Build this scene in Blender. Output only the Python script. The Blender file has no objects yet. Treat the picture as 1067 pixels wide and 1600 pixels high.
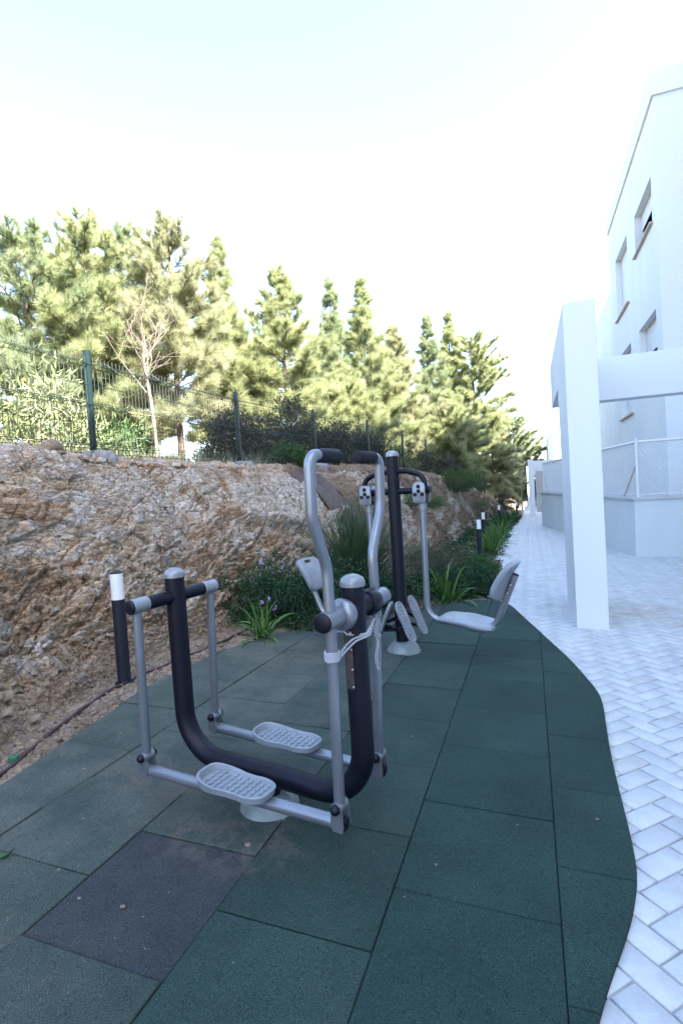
import bpy, bmesh, math, random
import numpy as np
from mathutils import Vector, Matrix

random.seed(7)
C = bpy.context.scene.collection
PI = math.pi
GX, GY = -0.0321, -0.0174            # the drainage fall of the paved ground


def gz(x, y):
    return GX * x + GY * y


# ------------------------------------------------------------------ materials
def new_mat(name):
    m = bpy.data.materials.new(name)
    m.use_nodes = True
    nt = m.node_tree
    return m, nt, nt.nodes['Principled BSDF']


def N(nt, t, **kw):
    n = nt.nodes.new(t)
    for k, v in kw.items():
        setattr(n, k, v)
    return n


def ramp(nt, fac, stops):
    r = N(nt, 'ShaderNodeValToRGB')
    els = r.color_ramp.elements
    while len(els) < len(stops):
        els.new(0.5)
    for e, (p, c) in zip(els, stops):
        e.position = p
        e.color = (*c, 1)
    nt.links.new(fac, r.inputs['Fac'])
    return r.outputs['Color']


def noise(nt, scale, detail=4, rough=0.55, dist=0.0, vec=None, coord='Object', sc=None):
    if vec is None:
        tc = N(nt, 'ShaderNodeTexCoord')
        vec = tc.outputs[coord]
    if sc:
        mp = N(nt, 'ShaderNodeMapping')
        mp.inputs['Scale'].default_value = sc
        nt.links.new(vec, mp.inputs['Vector'])
        vec = mp.outputs['Vector']
    n = N(nt, 'ShaderNodeTexNoise')
    n.inputs['Scale'].default_value = scale
    n.inputs['Detail'].default_value = detail
    n.inputs['Roughness'].default_value = rough
    n.inputs['Distortion'].default_value = dist
    nt.links.new(vec, n.inputs['Vector'])
    return n.outputs['Fac']


def mix(nt, fac, a, b, mode='MIX'):
    m = N(nt, 'ShaderNodeMix', data_type='RGBA', blend_type=mode)
    for sock, v in ((m.inputs[0], fac), (m.inputs[6], a), (m.inputs[7], b)):
        if isinstance(v, (int, float)):
            sock.default_value = v
        elif isinstance(v, tuple):
            sock.default_value = (*v, 1)
        else:
            nt.links.new(v, sock)
    return m.outputs[2]


def math_n(nt, op, a, b=None, clamp=False):
    m = N(nt, 'ShaderNodeMath', operation=op, use_clamp=clamp)
    for sock, v in ((m.inputs[0], a), (m.inputs[1], b)):
        if v is None:
            continue
        if isinstance(v, (int, float)):
            sock.default_value = v
        else:
            nt.links.new(v, sock)
    return m.outputs[0]


def smooth(nt, v, a, b):
    m = N(nt, 'ShaderNodeMapRange', interpolation_type='SMOOTHSTEP')
    nt.links.new(v, m.inputs['Value'])
    m.inputs['From Min'].default_value = a
    m.inputs['From Max'].default_value = b
    return m.outputs['Result']


def bump(nt, bsdf, h, strength, dist=0.01):
    b = N(nt, 'ShaderNodeBump')
    b.inputs['Strength'].default_value = strength
    b.inputs['Distance'].default_value = dist
    nt.links.new(h, b.inputs['Height'])
    nt.links.new(b.outputs['Normal'], bsdf.inputs['Normal'])


def attr(nt, name):
    a = N(nt, 'ShaderNodeAttribute', attribute_name=name)
    return a.outputs['Fac']


def plain(name, col, rough=0.5, metal=0.0, var=0.12, scale=8.0, bmp=0.0, bscale=200.0, spec=0.5):
    m, nt, b = new_mat(name)
    f = noise(nt, scale, 5)
    lo = tuple(c * (1 - var) for c in col)
    hi = tuple(min(1, c * (1 + var)) for c in col)
    nt.links.new(ramp(nt, f, [(0.3, lo), (0.7, hi)]), b.inputs['Base Color'])
    rf = noise(nt, scale * 3, 4)
    rr = N(nt, 'ShaderNodeMapRange')
    rr.inputs['To Min'].default_value = max(0.05, rough - 0.1)
    rr.inputs['To Max'].default_value = min(1, rough + 0.1)
    nt.links.new(rf, rr.inputs['Value'])
    nt.links.new(rr.outputs['Result'], b.inputs['Roughness'])
    b.inputs['Metallic'].default_value = metal
    b.inputs['Specular IOR Level'].default_value = spec
    if bmp:
        bump(nt, b, noise(nt, bscale, 3), bmp, 0.002)
    return m


def leaf_mat(name, lo, mid, hi, trans=0.3, rough=0.5, tcol=None):
    m, nt, b = new_mat(name)
    col = ramp(nt, attr(nt, 'rnd'), [(0.0, lo), (0.5, mid), (1.0, hi)])
    nt.links.new(col, b.inputs['Base Color'])
    b.inputs['Roughness'].default_value = rough
    b.inputs['Specular IOR Level'].default_value = 0.3
    t = N(nt, 'ShaderNodeBsdfTranslucent')
    if tcol:
        t.inputs['Color'].default_value = (*tcol, 1)
    else:
        nt.links.new(col, t.inputs['Color'])
    ms = N(nt, 'ShaderNodeMixShader')
    ms.inputs[0].default_value = trans
    nt.links.new(b.outputs[0], ms.inputs[1])
    nt.links.new(t.outputs[0], ms.inputs[2])
    nt.links.new(ms.outputs[0], nt.nodes['Material Output'].inputs['Surface'])
    return m


M = {}
M['navy'] = plain('navy powder coat', (0.0040, 0.0044, 0.0120), 0.48, 0, 0.3, 5, 0.12, 900, 0.28)
M['knob'] = plain('navy plastic', (0.0048, 0.0048, 0.0128), 0.4, 0, 0.2, 20, spec=0.3)
M['grip'] = plain('black grip rubber', (0.0056, 0.0056, 0.0120), 0.65, 0, 0.2, 30, 0.3, 500, 0.3)
M['silver'] = plain('silver paint', (0.23, 0.25, 0.285), 0.32, 0.6, 0.12, 6, 0.10, 1200)
M['cap'] = plain('pale grey cap', (0.24, 0.26, 0.285), 0.33, 0.35, 0.12, 12, 0.05, 300)
M['plastic'] = plain('grey moulded plastic', (0.215, 0.240, 0.275), 0.40, 0, 0.12, 10, 0.15, 700)
M['flange'] = plain('weathered flange plastic', (0.1760, 0.2080, 0.2080), 0.35, 0, 0.30, 9, 0.05, 200)
M['steel'] = plain('bare steel', (0.55, 0.55, 0.55), 0.3, 0.9, 0.1, 20)
M['lamp_dark'] = plain('anthracite lamp post', (0.0128, 0.0152, 0.0256), 0.5, 0, 0.2, 8, 0.1, 600, 0.3)
M['diffuser'] = plain('opal diffuser', (0.72, 0.74, 0.74), 0.35, 0, 0.05, 8)
M['fence'] = plain('green fence coating', (0.0020, 0.0130, 0.0110), 0.45, 0, 0.25, 6)
M['wire'] = plain('green wire', (0.004, 0.016, 0.015), 0.5, 0, 0.2, 6)
M['whitewire'] = plain('white coated wire', (0.72, 0.73, 0.74), 0.45, 0, 0.05, 6)
M['concrete'] = plain('grey concrete', (0.17, 0.18, 0.19), 0.9, 0, 0.3, 14, 0.6, 60)
M['pipe'] = plain('brown irrigation pipe', (0.0480, 0.0176, 0.0208), 0.45, 0, 0.25, 9)
M['valve'] = plain('green plastic', (0.03, 0.12, 0.07), 0.5)
M['stone'] = plain('loose shale', (0.2000, 0.1560, 0.1120), 0.9, 0, 0.4, 18, 0.5, 80)
M['pebble'] = plain('pale pebble', (0.1920, 0.1600, 0.1200), 0.8, 0, 0.3, 20)
M['bark'] = plain('pine bark', (0.0675, 0.0468, 0.0360), 0.9, 0, 0.45, 12, 0.8, 40)
M['palebark'] = plain('pale bark', (0.1530, 0.1244, 0.1052), 0.85, 0, 0.25, 8, 0.4, 60)
M['frame'] = plain('window frame', (0.30, 0.31, 0.33), 0.4, 0, 0.08, 8)
M['shutter'] = plain('shutter slats', (0.66, 0.67, 0.70), 0.5, 0, 0.04, 6)
M['sill'] = plain('stone sill', (0.46, 0.37, 0.30), 0.7, 0, 0.1, 10)
M['glass'] = plain('dark window glass', (0.012, 0.014, 0.018), 0.06, 0, 0.1, 3)
M['gate'] = plain('grey gate panel', (0.3200, 0.3360, 0.3600), 0.5, 0, 0.08, 4)
M['tarp'] = plain('geotextile', (0.0680, 0.0496, 0.0464), 0.85, 0, 0.35, 5, 0.6, 60)
M['flower'] = plain('purple petals', (0.30, 0.20, 0.48), 0.6, 0, 0.2, 30)
M['yflower'] = plain('yellow petals', (0.70, 0.45, 0.02), 0.6, 0, 0.2, 30)
M['coping'] = plain('pale cast coping', (0.50, 0.52, 0.53), 0.8, 0, 0.1, 8)
M['plate'] = plain('worn metal label', (0.095, 0.075, 0.072), 0.4, 0.4, 0.4, 60)

# white render with faint grime
def white_mat(name, col=(0.70, 0.725, 0.74), grime=0.06):
    m, nt, b = new_mat(name)
    f = noise(nt, 0.9, 6, 0.6, 0.3, sc=(1, 1, 0.35))
    g = noise(nt, 7, 5, 0.6)
    c1 = ramp(nt, f, [(0.35, tuple(c * (1 - grime) for c in col)), (0.65, col)])
    c2 = mix(nt, math_n(nt, 'MULTIPLY', smooth(nt, g, 0.62, 0.8), 0.25), c1, tuple(c * 0.8 for c in col))
    nt.links.new(c2, b.inputs['Base Color'])
    b.inputs['Roughness'].default_value = 0.85
    b.inputs['Specular IOR Level'].default_value = 0.2
    bump(nt, b, noise(nt, 90, 4), 0.25, 0.003)
    return m


M['white'] = white_mat('white render')
M['white_wall'] = white_mat('white terrace render', (0.65, 0.695, 0.715), 0.08)


def rubber_mat():
    m, nt, b = new_mat('rubber crumb tile')
    tile, grey = attr(nt, 'tile'), attr(nt, 'grey')
    fine = noise(nt, 420, 2, 0.6)
    mid = noise(nt, 120, 3, 0.6)
    big = noise(nt, 2.6, 5, 0.6, 0.4)
    base = ramp(nt, tile, [(0.0, (0.0110, 0.0355, 0.0300)), (0.5, (0.0140, 0.0415, 0.0350)), (1.0, (0.0175, 0.0475, 0.0405))])
    base = mix(nt, grey, base, (0.021, 0.030, 0.038))
    sp = ramp(nt, fine, [(0.33, (0.25, 0.25, 0.25)), (0.50, (0.95, 0.95, 0.95)), (0.68, (2.3, 2.25, 2.2))])
    base = mix(nt, 1.0, base, sp, 'MULTIPLY')
    sp2 = ramp(nt, mid, [(0.3, (0.75, 0.75, 0.75)), (0.7, (1.25, 1.25, 1.25))])
    base = mix(nt, 0.8, base, sp2, 'MULTIPLY')
    sp3 = ramp(nt, big, [(0.3, (0.72, 0.74, 0.76)), (0.7, (1.3, 1.27, 1.25))])
    base = mix(nt, 0.9, base, sp3, 'MULTIPLY')
    # faded, dusty tiles towards the bank
    wear = attr(nt, 'wear')
    fad = math_n(nt, 'MULTIPLY', wear, math_n(nt, 'ADD', math_n(nt, 'MULTIPLY', noise(nt, 3.5, 8, 0.68), 2.2), -0.42), True)
    base = mix(nt, math_n(nt, 'MULTIPLY', fad, 0.85), base, mix(nt, 1.0, (0.112, 0.120, 0.108), sp, 'MULTIPLY'))
    dust = math_n(nt, 'MULTIPLY', smooth(nt, noise(nt, 3.2, 7, 0.68, 0.6), 0.56, 0.70), wear, True)
    base = mix(nt, math_n(nt, 'MULTIPLY', dust, 0.55), base, mix(nt, 0.7, (0.125, 0.118, 0.100), sp, 'MULTIPLY'))
    def patch(cx, cy, rx, ry):
        tc = N(nt, 'ShaderNodeTexCoord')
        mp = N(nt, 'ShaderNodeMapping')
        mp.inputs['Location'].default_value = (-cx / rx, -cy / ry, 0)
        mp.inputs['Scale'].default_value = (1 / rx, 1 / ry, 0)
        nt.links.new(tc.outputs['Object'], mp.inputs['Vector'])
        ln = N(nt, 'ShaderNodeVectorMath', operation='LENGTH')
        nt.links.new(mp.outputs['Vector'], ln.inputs[0])
        return math_n(nt, 'SUBTRACT', 1.0, ln.outputs['Value'], True)
    sand = math_n(nt, 'ADD', patch(-1.08, 1.62, 0.36, 0.22), math_n(nt, 'MULTIPLY', patch(-1.62, 1.86, 0.5, 0.22), 0.7))
    sand = math_n(nt, 'ADD', sand, math_n(nt, 'MULTIPLY', patch(-1.9, 3.6, 0.6, 0.5), 0.6))
    sand = math_n(nt, 'MULTIPLY', math_n(nt, 'MULTIPLY', sand, 2.2, True), smooth(nt, noise(nt, 17, 7, 0.72), 0.42, 0.62), True)
    base = mix(nt, math_n(nt, 'MULTIPLY', sand, 0.55), base, mix(nt, 0.6, (0.125, 0.108, 0.088), sp, 'MULTIPLY'))
    nt.links.new(base, b.inputs['Base Color'])
    b.inputs['Roughness'].default_value = 0.85
    b.inputs['Specular IOR Level'].default_value = 0.3
    bump(nt, b, math_n(nt, 'ADD', fine, math_n(nt, 'MULTIPLY', mid, 0.8)), 0.9, 0.004)
    return m


M['rubber'] = rubber_mat()
M['rubber_bed'] = plain('dark joint', (0.006, 0.008, 0.009), 0.9)


def paver_mat():
    m, nt, b = new_mat('pale paver')
    t = attr(nt, 'rnd')
    base = ramp(nt, t, [(0.0, (0.475, 0.495, 0.50)), (0.5, (0.52, 0.54, 0.545)), (0.9, (0.565, 0.58, 0.58)), (1.0, (0.48, 0.48, 0.46))])
    f = noise(nt, 9, 6, 0.65, 0.5)
    base = mix(nt, 0.9, base, ramp(nt, f, [(0.28, (0.80, 0.80, 0.82)), (0.62, (1.03, 1.03, 1.03))]), 'MULTIPLY')
    spk = noise(nt, 230, 2)
    base = mix(nt, 0.6, base, ramp(nt, spk, [(0.3, (0.84, 0.84, 0.84)), (0.6, (1.03, 1.03, 1.03))]), 'MULTIPLY')
    blot = smooth(nt, noise(nt, 1.3, 6, 0.62, 0.8), 0.55, 0.75)
    base = mix(nt, math_n(nt, 'MULTIPLY', blot, 0.35), base, (0.42, 0.41, 0.42))
    rust = math_n(nt, 'MULTIPLY', attr(nt, 'rust'), smooth(nt, noise(nt, 4.5, 6, 0.65, 0.6), 0.40, 0.62), True)
    base = mix(nt, math_n(nt, 'MULTIPLY', rust, 0.7), base, (0.36, 0.27, 0.20))
    nt.links.new(base, b.inputs['Base Color'])
    b.inputs['Roughness'].default_value = 0.62
    bump(nt, b, math_n(nt, 'ADD', f, math_n(nt, 'MULTIPLY', spk, 0.3)), 0.35, 0.004)
    return m


M['paver'] = paver_mat()
M['joint'] = plain('sand joint', (0.33, 0.33, 0.33), 0.9, 0, 0.35, 6, 0.4, 100)


def rock_mat():
    m, nt, b = new_mat('weathered shale')
    cell, soil, lime = attr(nt, 'cell'), attr(nt, 'soil'), attr(nt, 'lime')
    tan = ramp(nt, cell, [(0.0, (0.215, 0.142, 0.090)), (0.25, (0.30, 0.212, 0.138)), (0.5, (0.37, 0.282, 0.192)),
                          (0.66, (0.39, 0.34, 0.28)), (0.82, (0.37, 0.35, 0.33)), (1.0, (0.46, 0.435, 0.40))])
    f = noise(nt, 3.2, 8, 0.65, 0.8, sc=(1, 1, 2.0))
    tan = mix(nt, math_n(nt, 'MULTIPLY', smooth(nt, f, 0.48, 0.70), 0.7), tan, (0.30, 0.185, 0.10))
    grey = ramp(nt, noise(nt, 14, 6, 0.7, 0.4), [(0.3, (0.36, 0.32, 0.27)), (0.55, (0.47, 0.44, 0.39)), (0.75, (0.55, 0.53, 0.49))])
    tan = mix(nt, math_n(nt, 'MULTIPLY', lime, smooth(nt, cell, 0.15, 0.5), True), tan, grey)
    # fine broken texture
    n1 = noise(nt, 24, 9, 0.74, 0.35, sc=(1, 0.6, 1.6))
    n2 = noise(nt, 90, 5, 0.7)
    tan = mix(nt, 0.85, tan, ramp(nt, n1, [(0.30, (0.72, 0.70, 0.68)), (0.5, (1.0, 1.0, 1.0)), (0.72, (1.18, 1.17, 1.16))]), 'MULTIPLY')
    s = ramp(nt, noise(nt, 2.2, 8, 0.7, 0.8), [(0.3, (0.125, 0.085, 0.060)), (0.5, (0.19, 0.142, 0.105)), (0.7, (0.265, 0.22, 0.175))])
    s = mix(nt, 0.9, s, ramp(nt, noise(nt, 45, 7, 0.75), [(0.3, (0.5, 0.48, 0.45)), (0.5, (1, 1, 1)), (0.70, (1.55, 1.5, 1.45))]), 'MULTIPLY')
    col = mix(nt, soil, tan, s)
    nt.links.new(col, b.inputs['Base Color'])
    b.inputs['Roughness'].default_value = 0.92
    b.inputs['Specular IOR Level'].default_value = 0.2
    # fine fractures between thin plates of shale
    tc = N(nt, 'ShaderNodeTexCoord')
    mp = N(nt, 'ShaderNodeMapping')
    mp.inputs['Rotation'].default_value = (0.25, 0.1, 0)
    mp.inputs['Scale'].default_value = (1.2, 0.8, 2.1)
    nt.links.new(tc.outputs['Object'], mp.inputs['Vector'])
    wp = N(nt, 'ShaderNodeTexNoise')
    wp.inputs['Scale'].default_value = 6
    wp.inputs['Detail'].default_value = 4
    nt.links.new(mp.outputs['Vector'], wp.inputs['Vector'])
    wa = N(nt, 'ShaderNodeVectorMath', operation='MULTIPLY_ADD')
    nt.links.new(wp.outputs['Color'], wa.inputs[0])
    wa.inputs[1].default_value = (0.14, 0.14, 0.14)
    nt.links.new(mp.outputs['Vector'], wa.inputs[2])
    crk = None
    hh = None
    plate = None
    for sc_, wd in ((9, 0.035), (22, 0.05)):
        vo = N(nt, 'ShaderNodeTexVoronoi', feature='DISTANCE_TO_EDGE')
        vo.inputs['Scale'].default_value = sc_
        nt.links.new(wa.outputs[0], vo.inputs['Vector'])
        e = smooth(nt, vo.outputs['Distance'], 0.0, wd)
        v2 = N(nt, 'ShaderNodeTexVoronoi', feature='F1')
        v2.inputs['Scale'].default_value = sc_
        nt.links.new(wa.outputs[0], v2.inputs['Vector'])
        sv = N(nt, 'ShaderNodeSeparateColor')
        nt.links.new(v2.outputs['Color'], sv.inputs[0])
        hi_ = math_n(nt, 'ADD', math_n(nt, 'MULTIPLY', e, 0.6), math_n(nt, 'MULTIPLY', sv.outputs[0], 0.8))
        plate = sv.outputs[1] if plate is None else math_n(nt, 'ADD', math_n(nt, 'MULTIPLY', plate, 0.5), math_n(nt, 'MULTIPLY', sv.outputs[1], 0.5))
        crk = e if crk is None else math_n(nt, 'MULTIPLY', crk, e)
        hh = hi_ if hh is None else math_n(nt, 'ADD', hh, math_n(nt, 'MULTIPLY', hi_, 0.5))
    crack_shade = math_n(nt, 'MULTIPLY', math_n(nt, 'SUBTRACT', 1.0, crk), 0.34)  # shade in the cracks painted into the colour as a soil brown
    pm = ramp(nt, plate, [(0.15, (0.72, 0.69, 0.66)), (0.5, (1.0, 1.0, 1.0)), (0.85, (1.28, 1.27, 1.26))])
    col2 = mix(nt, crack_shade, mix(nt, math_n(nt, 'SUBTRACT', math_n(nt, 'SUBTRACT', 1.0, math_n(nt, 'MULTIPLY', lime, 0.45)), math_n(nt, 'MULTIPLY', soil, 0.40)), col, mix(nt, 1.0, col, pm, 'MULTIPLY')), (0.15, 0.11, 0.08))
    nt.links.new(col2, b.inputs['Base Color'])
    h = math_n(nt, 'ADD', math_n(nt, 'MULTIPLY', math_n(nt, 'ADD', n1, math_n(nt, 'MULTIPLY', n2, 0.5)), 0.45), math_n(nt, 'MULTIPLY', hh, 0.9))
    bump(nt, b, h, 1.0, 0.018)
    return m


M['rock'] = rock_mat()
M['earth'] = plain('dry earth', (0.1280, 0.0960, 0.0680), 0.95, 0, 0.35, 0.6, 0.6, 12)

M['pine_a'] = leaf_mat('pine needles yellow green', (0.165, 0.205, 0.095), (0.300, 0.335, 0.170), (0.440, 0.450, 0.265), 0.45)
M['pine_b'] = leaf_mat('pine needles green', (0.125, 0.175, 0.095), (0.245, 0.295, 0.165), (0.390, 0.415, 0.245), 0.45)
M['pine_c'] = leaf_mat('pine needles olive', (0.190, 0.205, 0.115), (0.325, 0.340, 0.200), (0.450, 0.445, 0.285), 0.45)
M['oleander'] = leaf_mat('oleander leaves', (0.0880, 0.1232, 0.0440), (0.1672, 0.1936, 0.0880), (0.2640, 0.2728, 0.1760), 0.3, 0.4)
M['darkleaf'] = leaf_mat('dark shrub leaves', (0.0176, 0.0224, 0.0192), (0.0320, 0.0360, 0.0288), (0.0680, 0.0640, 0.0480), 0.15, 0.5)
M['lantana'] = leaf_mat('groundcover leaves', (0.0125, 0.0416, 0.0208), (0.0229, 0.0645, 0.0291), (0.0499, 0.1092, 0.0437), 0.2, 0.5)
M['greenleaf'] = leaf_mat('fresh green leaves', (0.0229, 0.0676, 0.0187), (0.0416, 0.0988, 0.0270), (0.0780, 0.1456, 0.0416), 0.25, 0.5)
M['fern'] = leaf_mat('feathery leaves', (0.0416, 0.0884, 0.0312), (0.0676, 0.1248, 0.0437), (0.1092, 0.1612, 0.0645), 0.25, 0.5)
M['lily'] = leaf_mat('strap leaves', (0.0416, 0.1144, 0.0229), (0.0728, 0.1664, 0.0354), (0.1352, 0.2236, 0.0624), 0.25, 0.4)
M['grass'] = leaf_mat('fountain grass', (0.0291, 0.0645, 0.0312), (0.0468, 0.0915, 0.0437), (0.0936, 0.1248, 0.0676), 0.2, 0.5)
M['dry'] = leaf_mat('dry rosemary twigs', (0.0440, 0.0384, 0.0272), (0.0680, 0.0624, 0.0400), (0.0960, 0.0840, 0.0560), 0.1, 0.7)
M['fallen'] = leaf_mat('fallen green leaf', (0.05, 0.13, 0.045), (0.06, 0.15, 0.05), (0.07, 0.17, 0.06), 0.15, 0.4)


def rope_mat():
    m, nt, b = new_mat('striped cord')
    tc = N(nt, 'ShaderNodeTexCoord')
    w = N(nt, 'ShaderNodeTexWave', wave_type='BANDS', bands_direction='DIAGONAL')
    w.inputs['Scale'].default_value = 55
    w.inputs['Distortion'].default_value = 3.0
    nt.links.new(tc.outputs['Object'], w.inputs['Vector'])
    nt.links.new(ramp(nt, w.outputs['Fac'], [(0.3, (0.06, 0.07, 0.12)), (0.5, (0.55, 0.56, 0.60))]), b.inputs['Base Color'])
    b.inputs['Roughness'].default_value = 0.8
    return m


M['rope'] = rope_mat()


# ------------------------------------------------------------------ mesh tools
class MB:
    """collects tubes, boxes, lathes and lofts for ONE mesh"""

    def __init__(s):
        s.v, s.f = [], []

    def add(s, vs, fs):
        o = len(s.v)
        s.v += [tuple(p) for p in vs]
        s.f += [tuple(i + o for i in f) for f in fs]
        return s

    def loops(s, rings, cap0=True, cap1=True):
        n = len(rings[0])
        vs = [p for r in rings for p in r]
        fs = []
        for i in range(len(rings) - 1):
            for j in range(n):
                a, b = i * n + j, i * n + (j + 1) % n
                fs.append((a, b, b + n, a + n))
        if cap0:
            fs.append(tuple(range(n - 1, -1, -1)))
        if cap1:
            fs.append(tuple((len(rings) - 1) * n + j for j in range(n)))
        return s.add(vs, fs)

    def tube(s, pts, r, seg=18, caps=True):
        pts = [Vector(p) for p in pts]
        n = len(pts)
        rs = r if isinstance(r, (list, tuple)) else [r] * n
        T = []
        for i in range(n):
            a, b = pts[max(0, i - 1)], pts[min(n - 1, i + 1)]
            T.append((b - a).normalized())
        up = Vector((0, 0, 1)) if abs(T[0].z) < 0.9 else Vector((1, 0, 0))
        u = T[0].cross(up).normalized()
        rings = []
        for i in range(n):
            u = (u - T[i] * u.dot(T[i]))
            if u.length < 1e-6:
                u = T[i].orthogonal()
            u.normalize()
            w = T[i].cross(u)
            rings.append([pts[i] + (u * math.cos(2 * PI * k / seg) + w * math.sin(2 * PI * k / seg)) * rs[i] for k in range(seg)])
        return s.loops(rings, caps, caps)

    def rod(s, a, b, r, seg=18, bev=0.0):
        """straight tube with eased rims"""
        a, b = Vector(a), Vector(b)
        d = (b - a).normalized()
        if bev:
            return s.tube([a, a + d * 1e-5, a + d * bev, b - d * bev, b - d * 1e-5, b],
                          [r - bev, r - bev, r, r, r - bev, r - bev][0:6], seg)
        return s.tube([a, b], r, seg)

    def dome(s, a, d, r, h, seg=20, n=7, lip=0.0):
        """cap of height h on a disc at a facing d"""
        a, d = Vector(a), Vector(d).normalized()
        u = d.orthogonal().normalized()
        w = d.cross(u)
        prof = ([(r, 0), (r, lip)] if lip else [(r, 0)])
        for k in range(1, n):
            t = k / n * PI / 2
            prof.append((r * math.cos(t), lip + h * math.sin(t)))
        prof.append((r * 0.02, lip + h))
        rings = [[a + d * z + (u * math.cos(2 * PI * k / seg) + w * math.sin(2 * PI * k / seg)) * q for k in range(seg)] for q, z in prof]
        return s.loops(rings)

    def lathe(s, c, prof, seg=32):
        c = Vector(c)
        rings = [[c + Vector((q * math.cos(2 * PI * k / seg), q * math.sin(2 * PI * k / seg), z)) for k in range(seg)] for q, z in prof]
        return s.loops(rings)

    def box(s, lo, hi, bev=0.0, mat=None):
        bm = bmesh.new()
        bmesh.ops.create_cube(bm, size=1)
        lo, hi = Vector(lo), Vector(hi)
        for v in bm.verts:
            v.co = Vector([lo[i] + (v.co[i] + 0.5) * (hi[i] - lo[i]) for i in range(3)])
        if bev:
            bmesh.ops.bevel(bm, geom=bm.edges[:], offset=bev, segments=2, affect='EDGES', profile=0.5)
        if mat is not None:
            bm.transform(mat)
        bm.verts.index_update()
        s.add([v.co.copy() for v in bm.verts], [[v.index for v in f.verts] for f in bm.faces])
        bm.free()
        return s

    def build(s, name, m, parent=None, smooth_angle=40, xf=None):
        me = bpy.data.meshes.new(name)
        vs = s.v if xf is None else [tuple(xf @ Vector(p)) for p in s.v]
        me.from_pydata(vs, [], s.f)
        me.materials.append(m)
        if smooth_angle:
            me.shade_smooth()
            me.set_sharp_from_angle(angle=math.radians(smooth_angle))
        o = bpy.data.objects.new(name, me)
        C.objects.link(o)
        if parent is not None:
            o.parent = parent
        return o


def np_mesh(name, V, F, m, parent=None, attrs=None, smooth_=False):
    """V (n,3), F (k,c) arrays -> mesh object; attrs: name -> (domain, values)"""
    me = bpy.data.meshes.new(name)
    nf, c = F.shape
    me.vertices.add(len(V))
    me.vertices.foreach_set('co', np.ascontiguousarray(V, np.float32).ravel())
    me.loops.add(nf * c)
    me.loops.foreach_set('vertex_index', np.ascontiguousarray(F, np.int32).ravel())
    me.polygons.add(nf)
    me.polygons.foreach_set('loop_start', np.arange(0, nf * c, c, dtype=np.int32))
    me.polygons.foreach_set('loop_total', np.full(nf, c, np.int32))
    me.update(calc_edges=True)
    for k, (dom, val) in (attrs or {}).items():
        a = me.attributes.new(k, 'FLOAT', dom)
        a.data.foreach_set('value', np.ascontiguousarray(val, np.float32))
    me.materials.append(m)
    if smooth_:
        me.shade_smooth()
    o = bpy.data.objects.new(name, me)
    C.objects.link(o)
    if parent is not None:
        o.parent = parent
    return o


def fillet(pts, r, n=6):
    """round the corners of a polyline; r scalar or list per inner point"""
    pts = [Vector(p) for p in pts]
    out = [pts[0]]
    for i in range(1, len(pts) - 1):
        rr = r[i - 1] if isinstance(r, (list, tuple)) else r
        a, b, c = pts[i - 1], pts[i], pts[i + 1]
        d1, d2 = (a - b).normalized(), (c - b).normalized()
        ang = d1.angle(d2)
        t = min(rr / math.tan(ang / 2), (a - b).length * 0.49, (c - b).length * 0.49)
        rr = t * math.tan(ang / 2)
        p1, p2 = b + d1 * t, b + d2 * t
        cen = b + (d1 + d2).normalized() * (rr / math.sin(ang / 2))
        v1, v2 = p1 - cen, p2 - cen
        tot = v1.angle(v2)
        for k in range(n + 1):
            f = k / n
            q = (v1 * math.sin((1 - f) * tot) + v2 * math.sin(f * tot)) / math.sin(tot) if tot > 1e-4 else v1
            out.append(cen + q)
    out.append(pts[-1])
    return out


def thing(name, label, cat, loc=(0, 0, 0), rot=None, group=None):
    o = bpy.data.objects.new(name, None)
    C.objects.link(o)
    o.location = loc
    if rot is not None:
        o.rotation_euler = rot
    return tag(o, label, cat, group)


def tag(o, label, cat, group=None):
    o['label'] = label
    o['category'] = cat
    if group:
        o['group'] = group
    return o


def struct(o):
    o['kind'] = 'structure'
    return o


def stuff(o, label=None, cat=None):
    o['kind'] = 'stuff'
    if label:
        o['label'] = label
        o['category'] = cat
    return o


# ------------------------------------------------------------------ numpy noise
def hash2(ix, iy, s=0):
    h = (ix.astype(np.int64) * 374761393 + iy.astype(np.int64) * 668265263 + s * 974634777) & 0xFFFFFFFF
    h = ((h ^ (h >> 13)) * 1274126177) & 0xFFFFFFFF
    h = (h ^ (h >> 16)) & 0xFFFFFF
    return h / float(0xFFFFFF)


def vnoise(x, y, s=0):
    ix, iy = np.floor(x), np.floor(y)
    fx, fy = x - ix, y - iy
    fx, fy = fx * fx * (3 - 2 * fx), fy * fy * (3 - 2 * fy)
    a, b = hash2(ix, iy, s), hash2(ix + 1, iy, s)
    c, d = hash2(ix, iy + 1, s), hash2(ix + 1, iy + 1, s)
    return (a * (1 - fx) + b * fx) * (1 - fy) + (c * (1 - fx) + d * fx) * fy


def fbm(x, y, o=5, s=0, g=0.5):
    t, a, n = 0, 1, 0
    for k in range(o):
        t = t + a * vnoise(x * 2 ** k, y * 2 ** k, s + k)
        n += a
        a *= g
    return t / n


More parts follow.
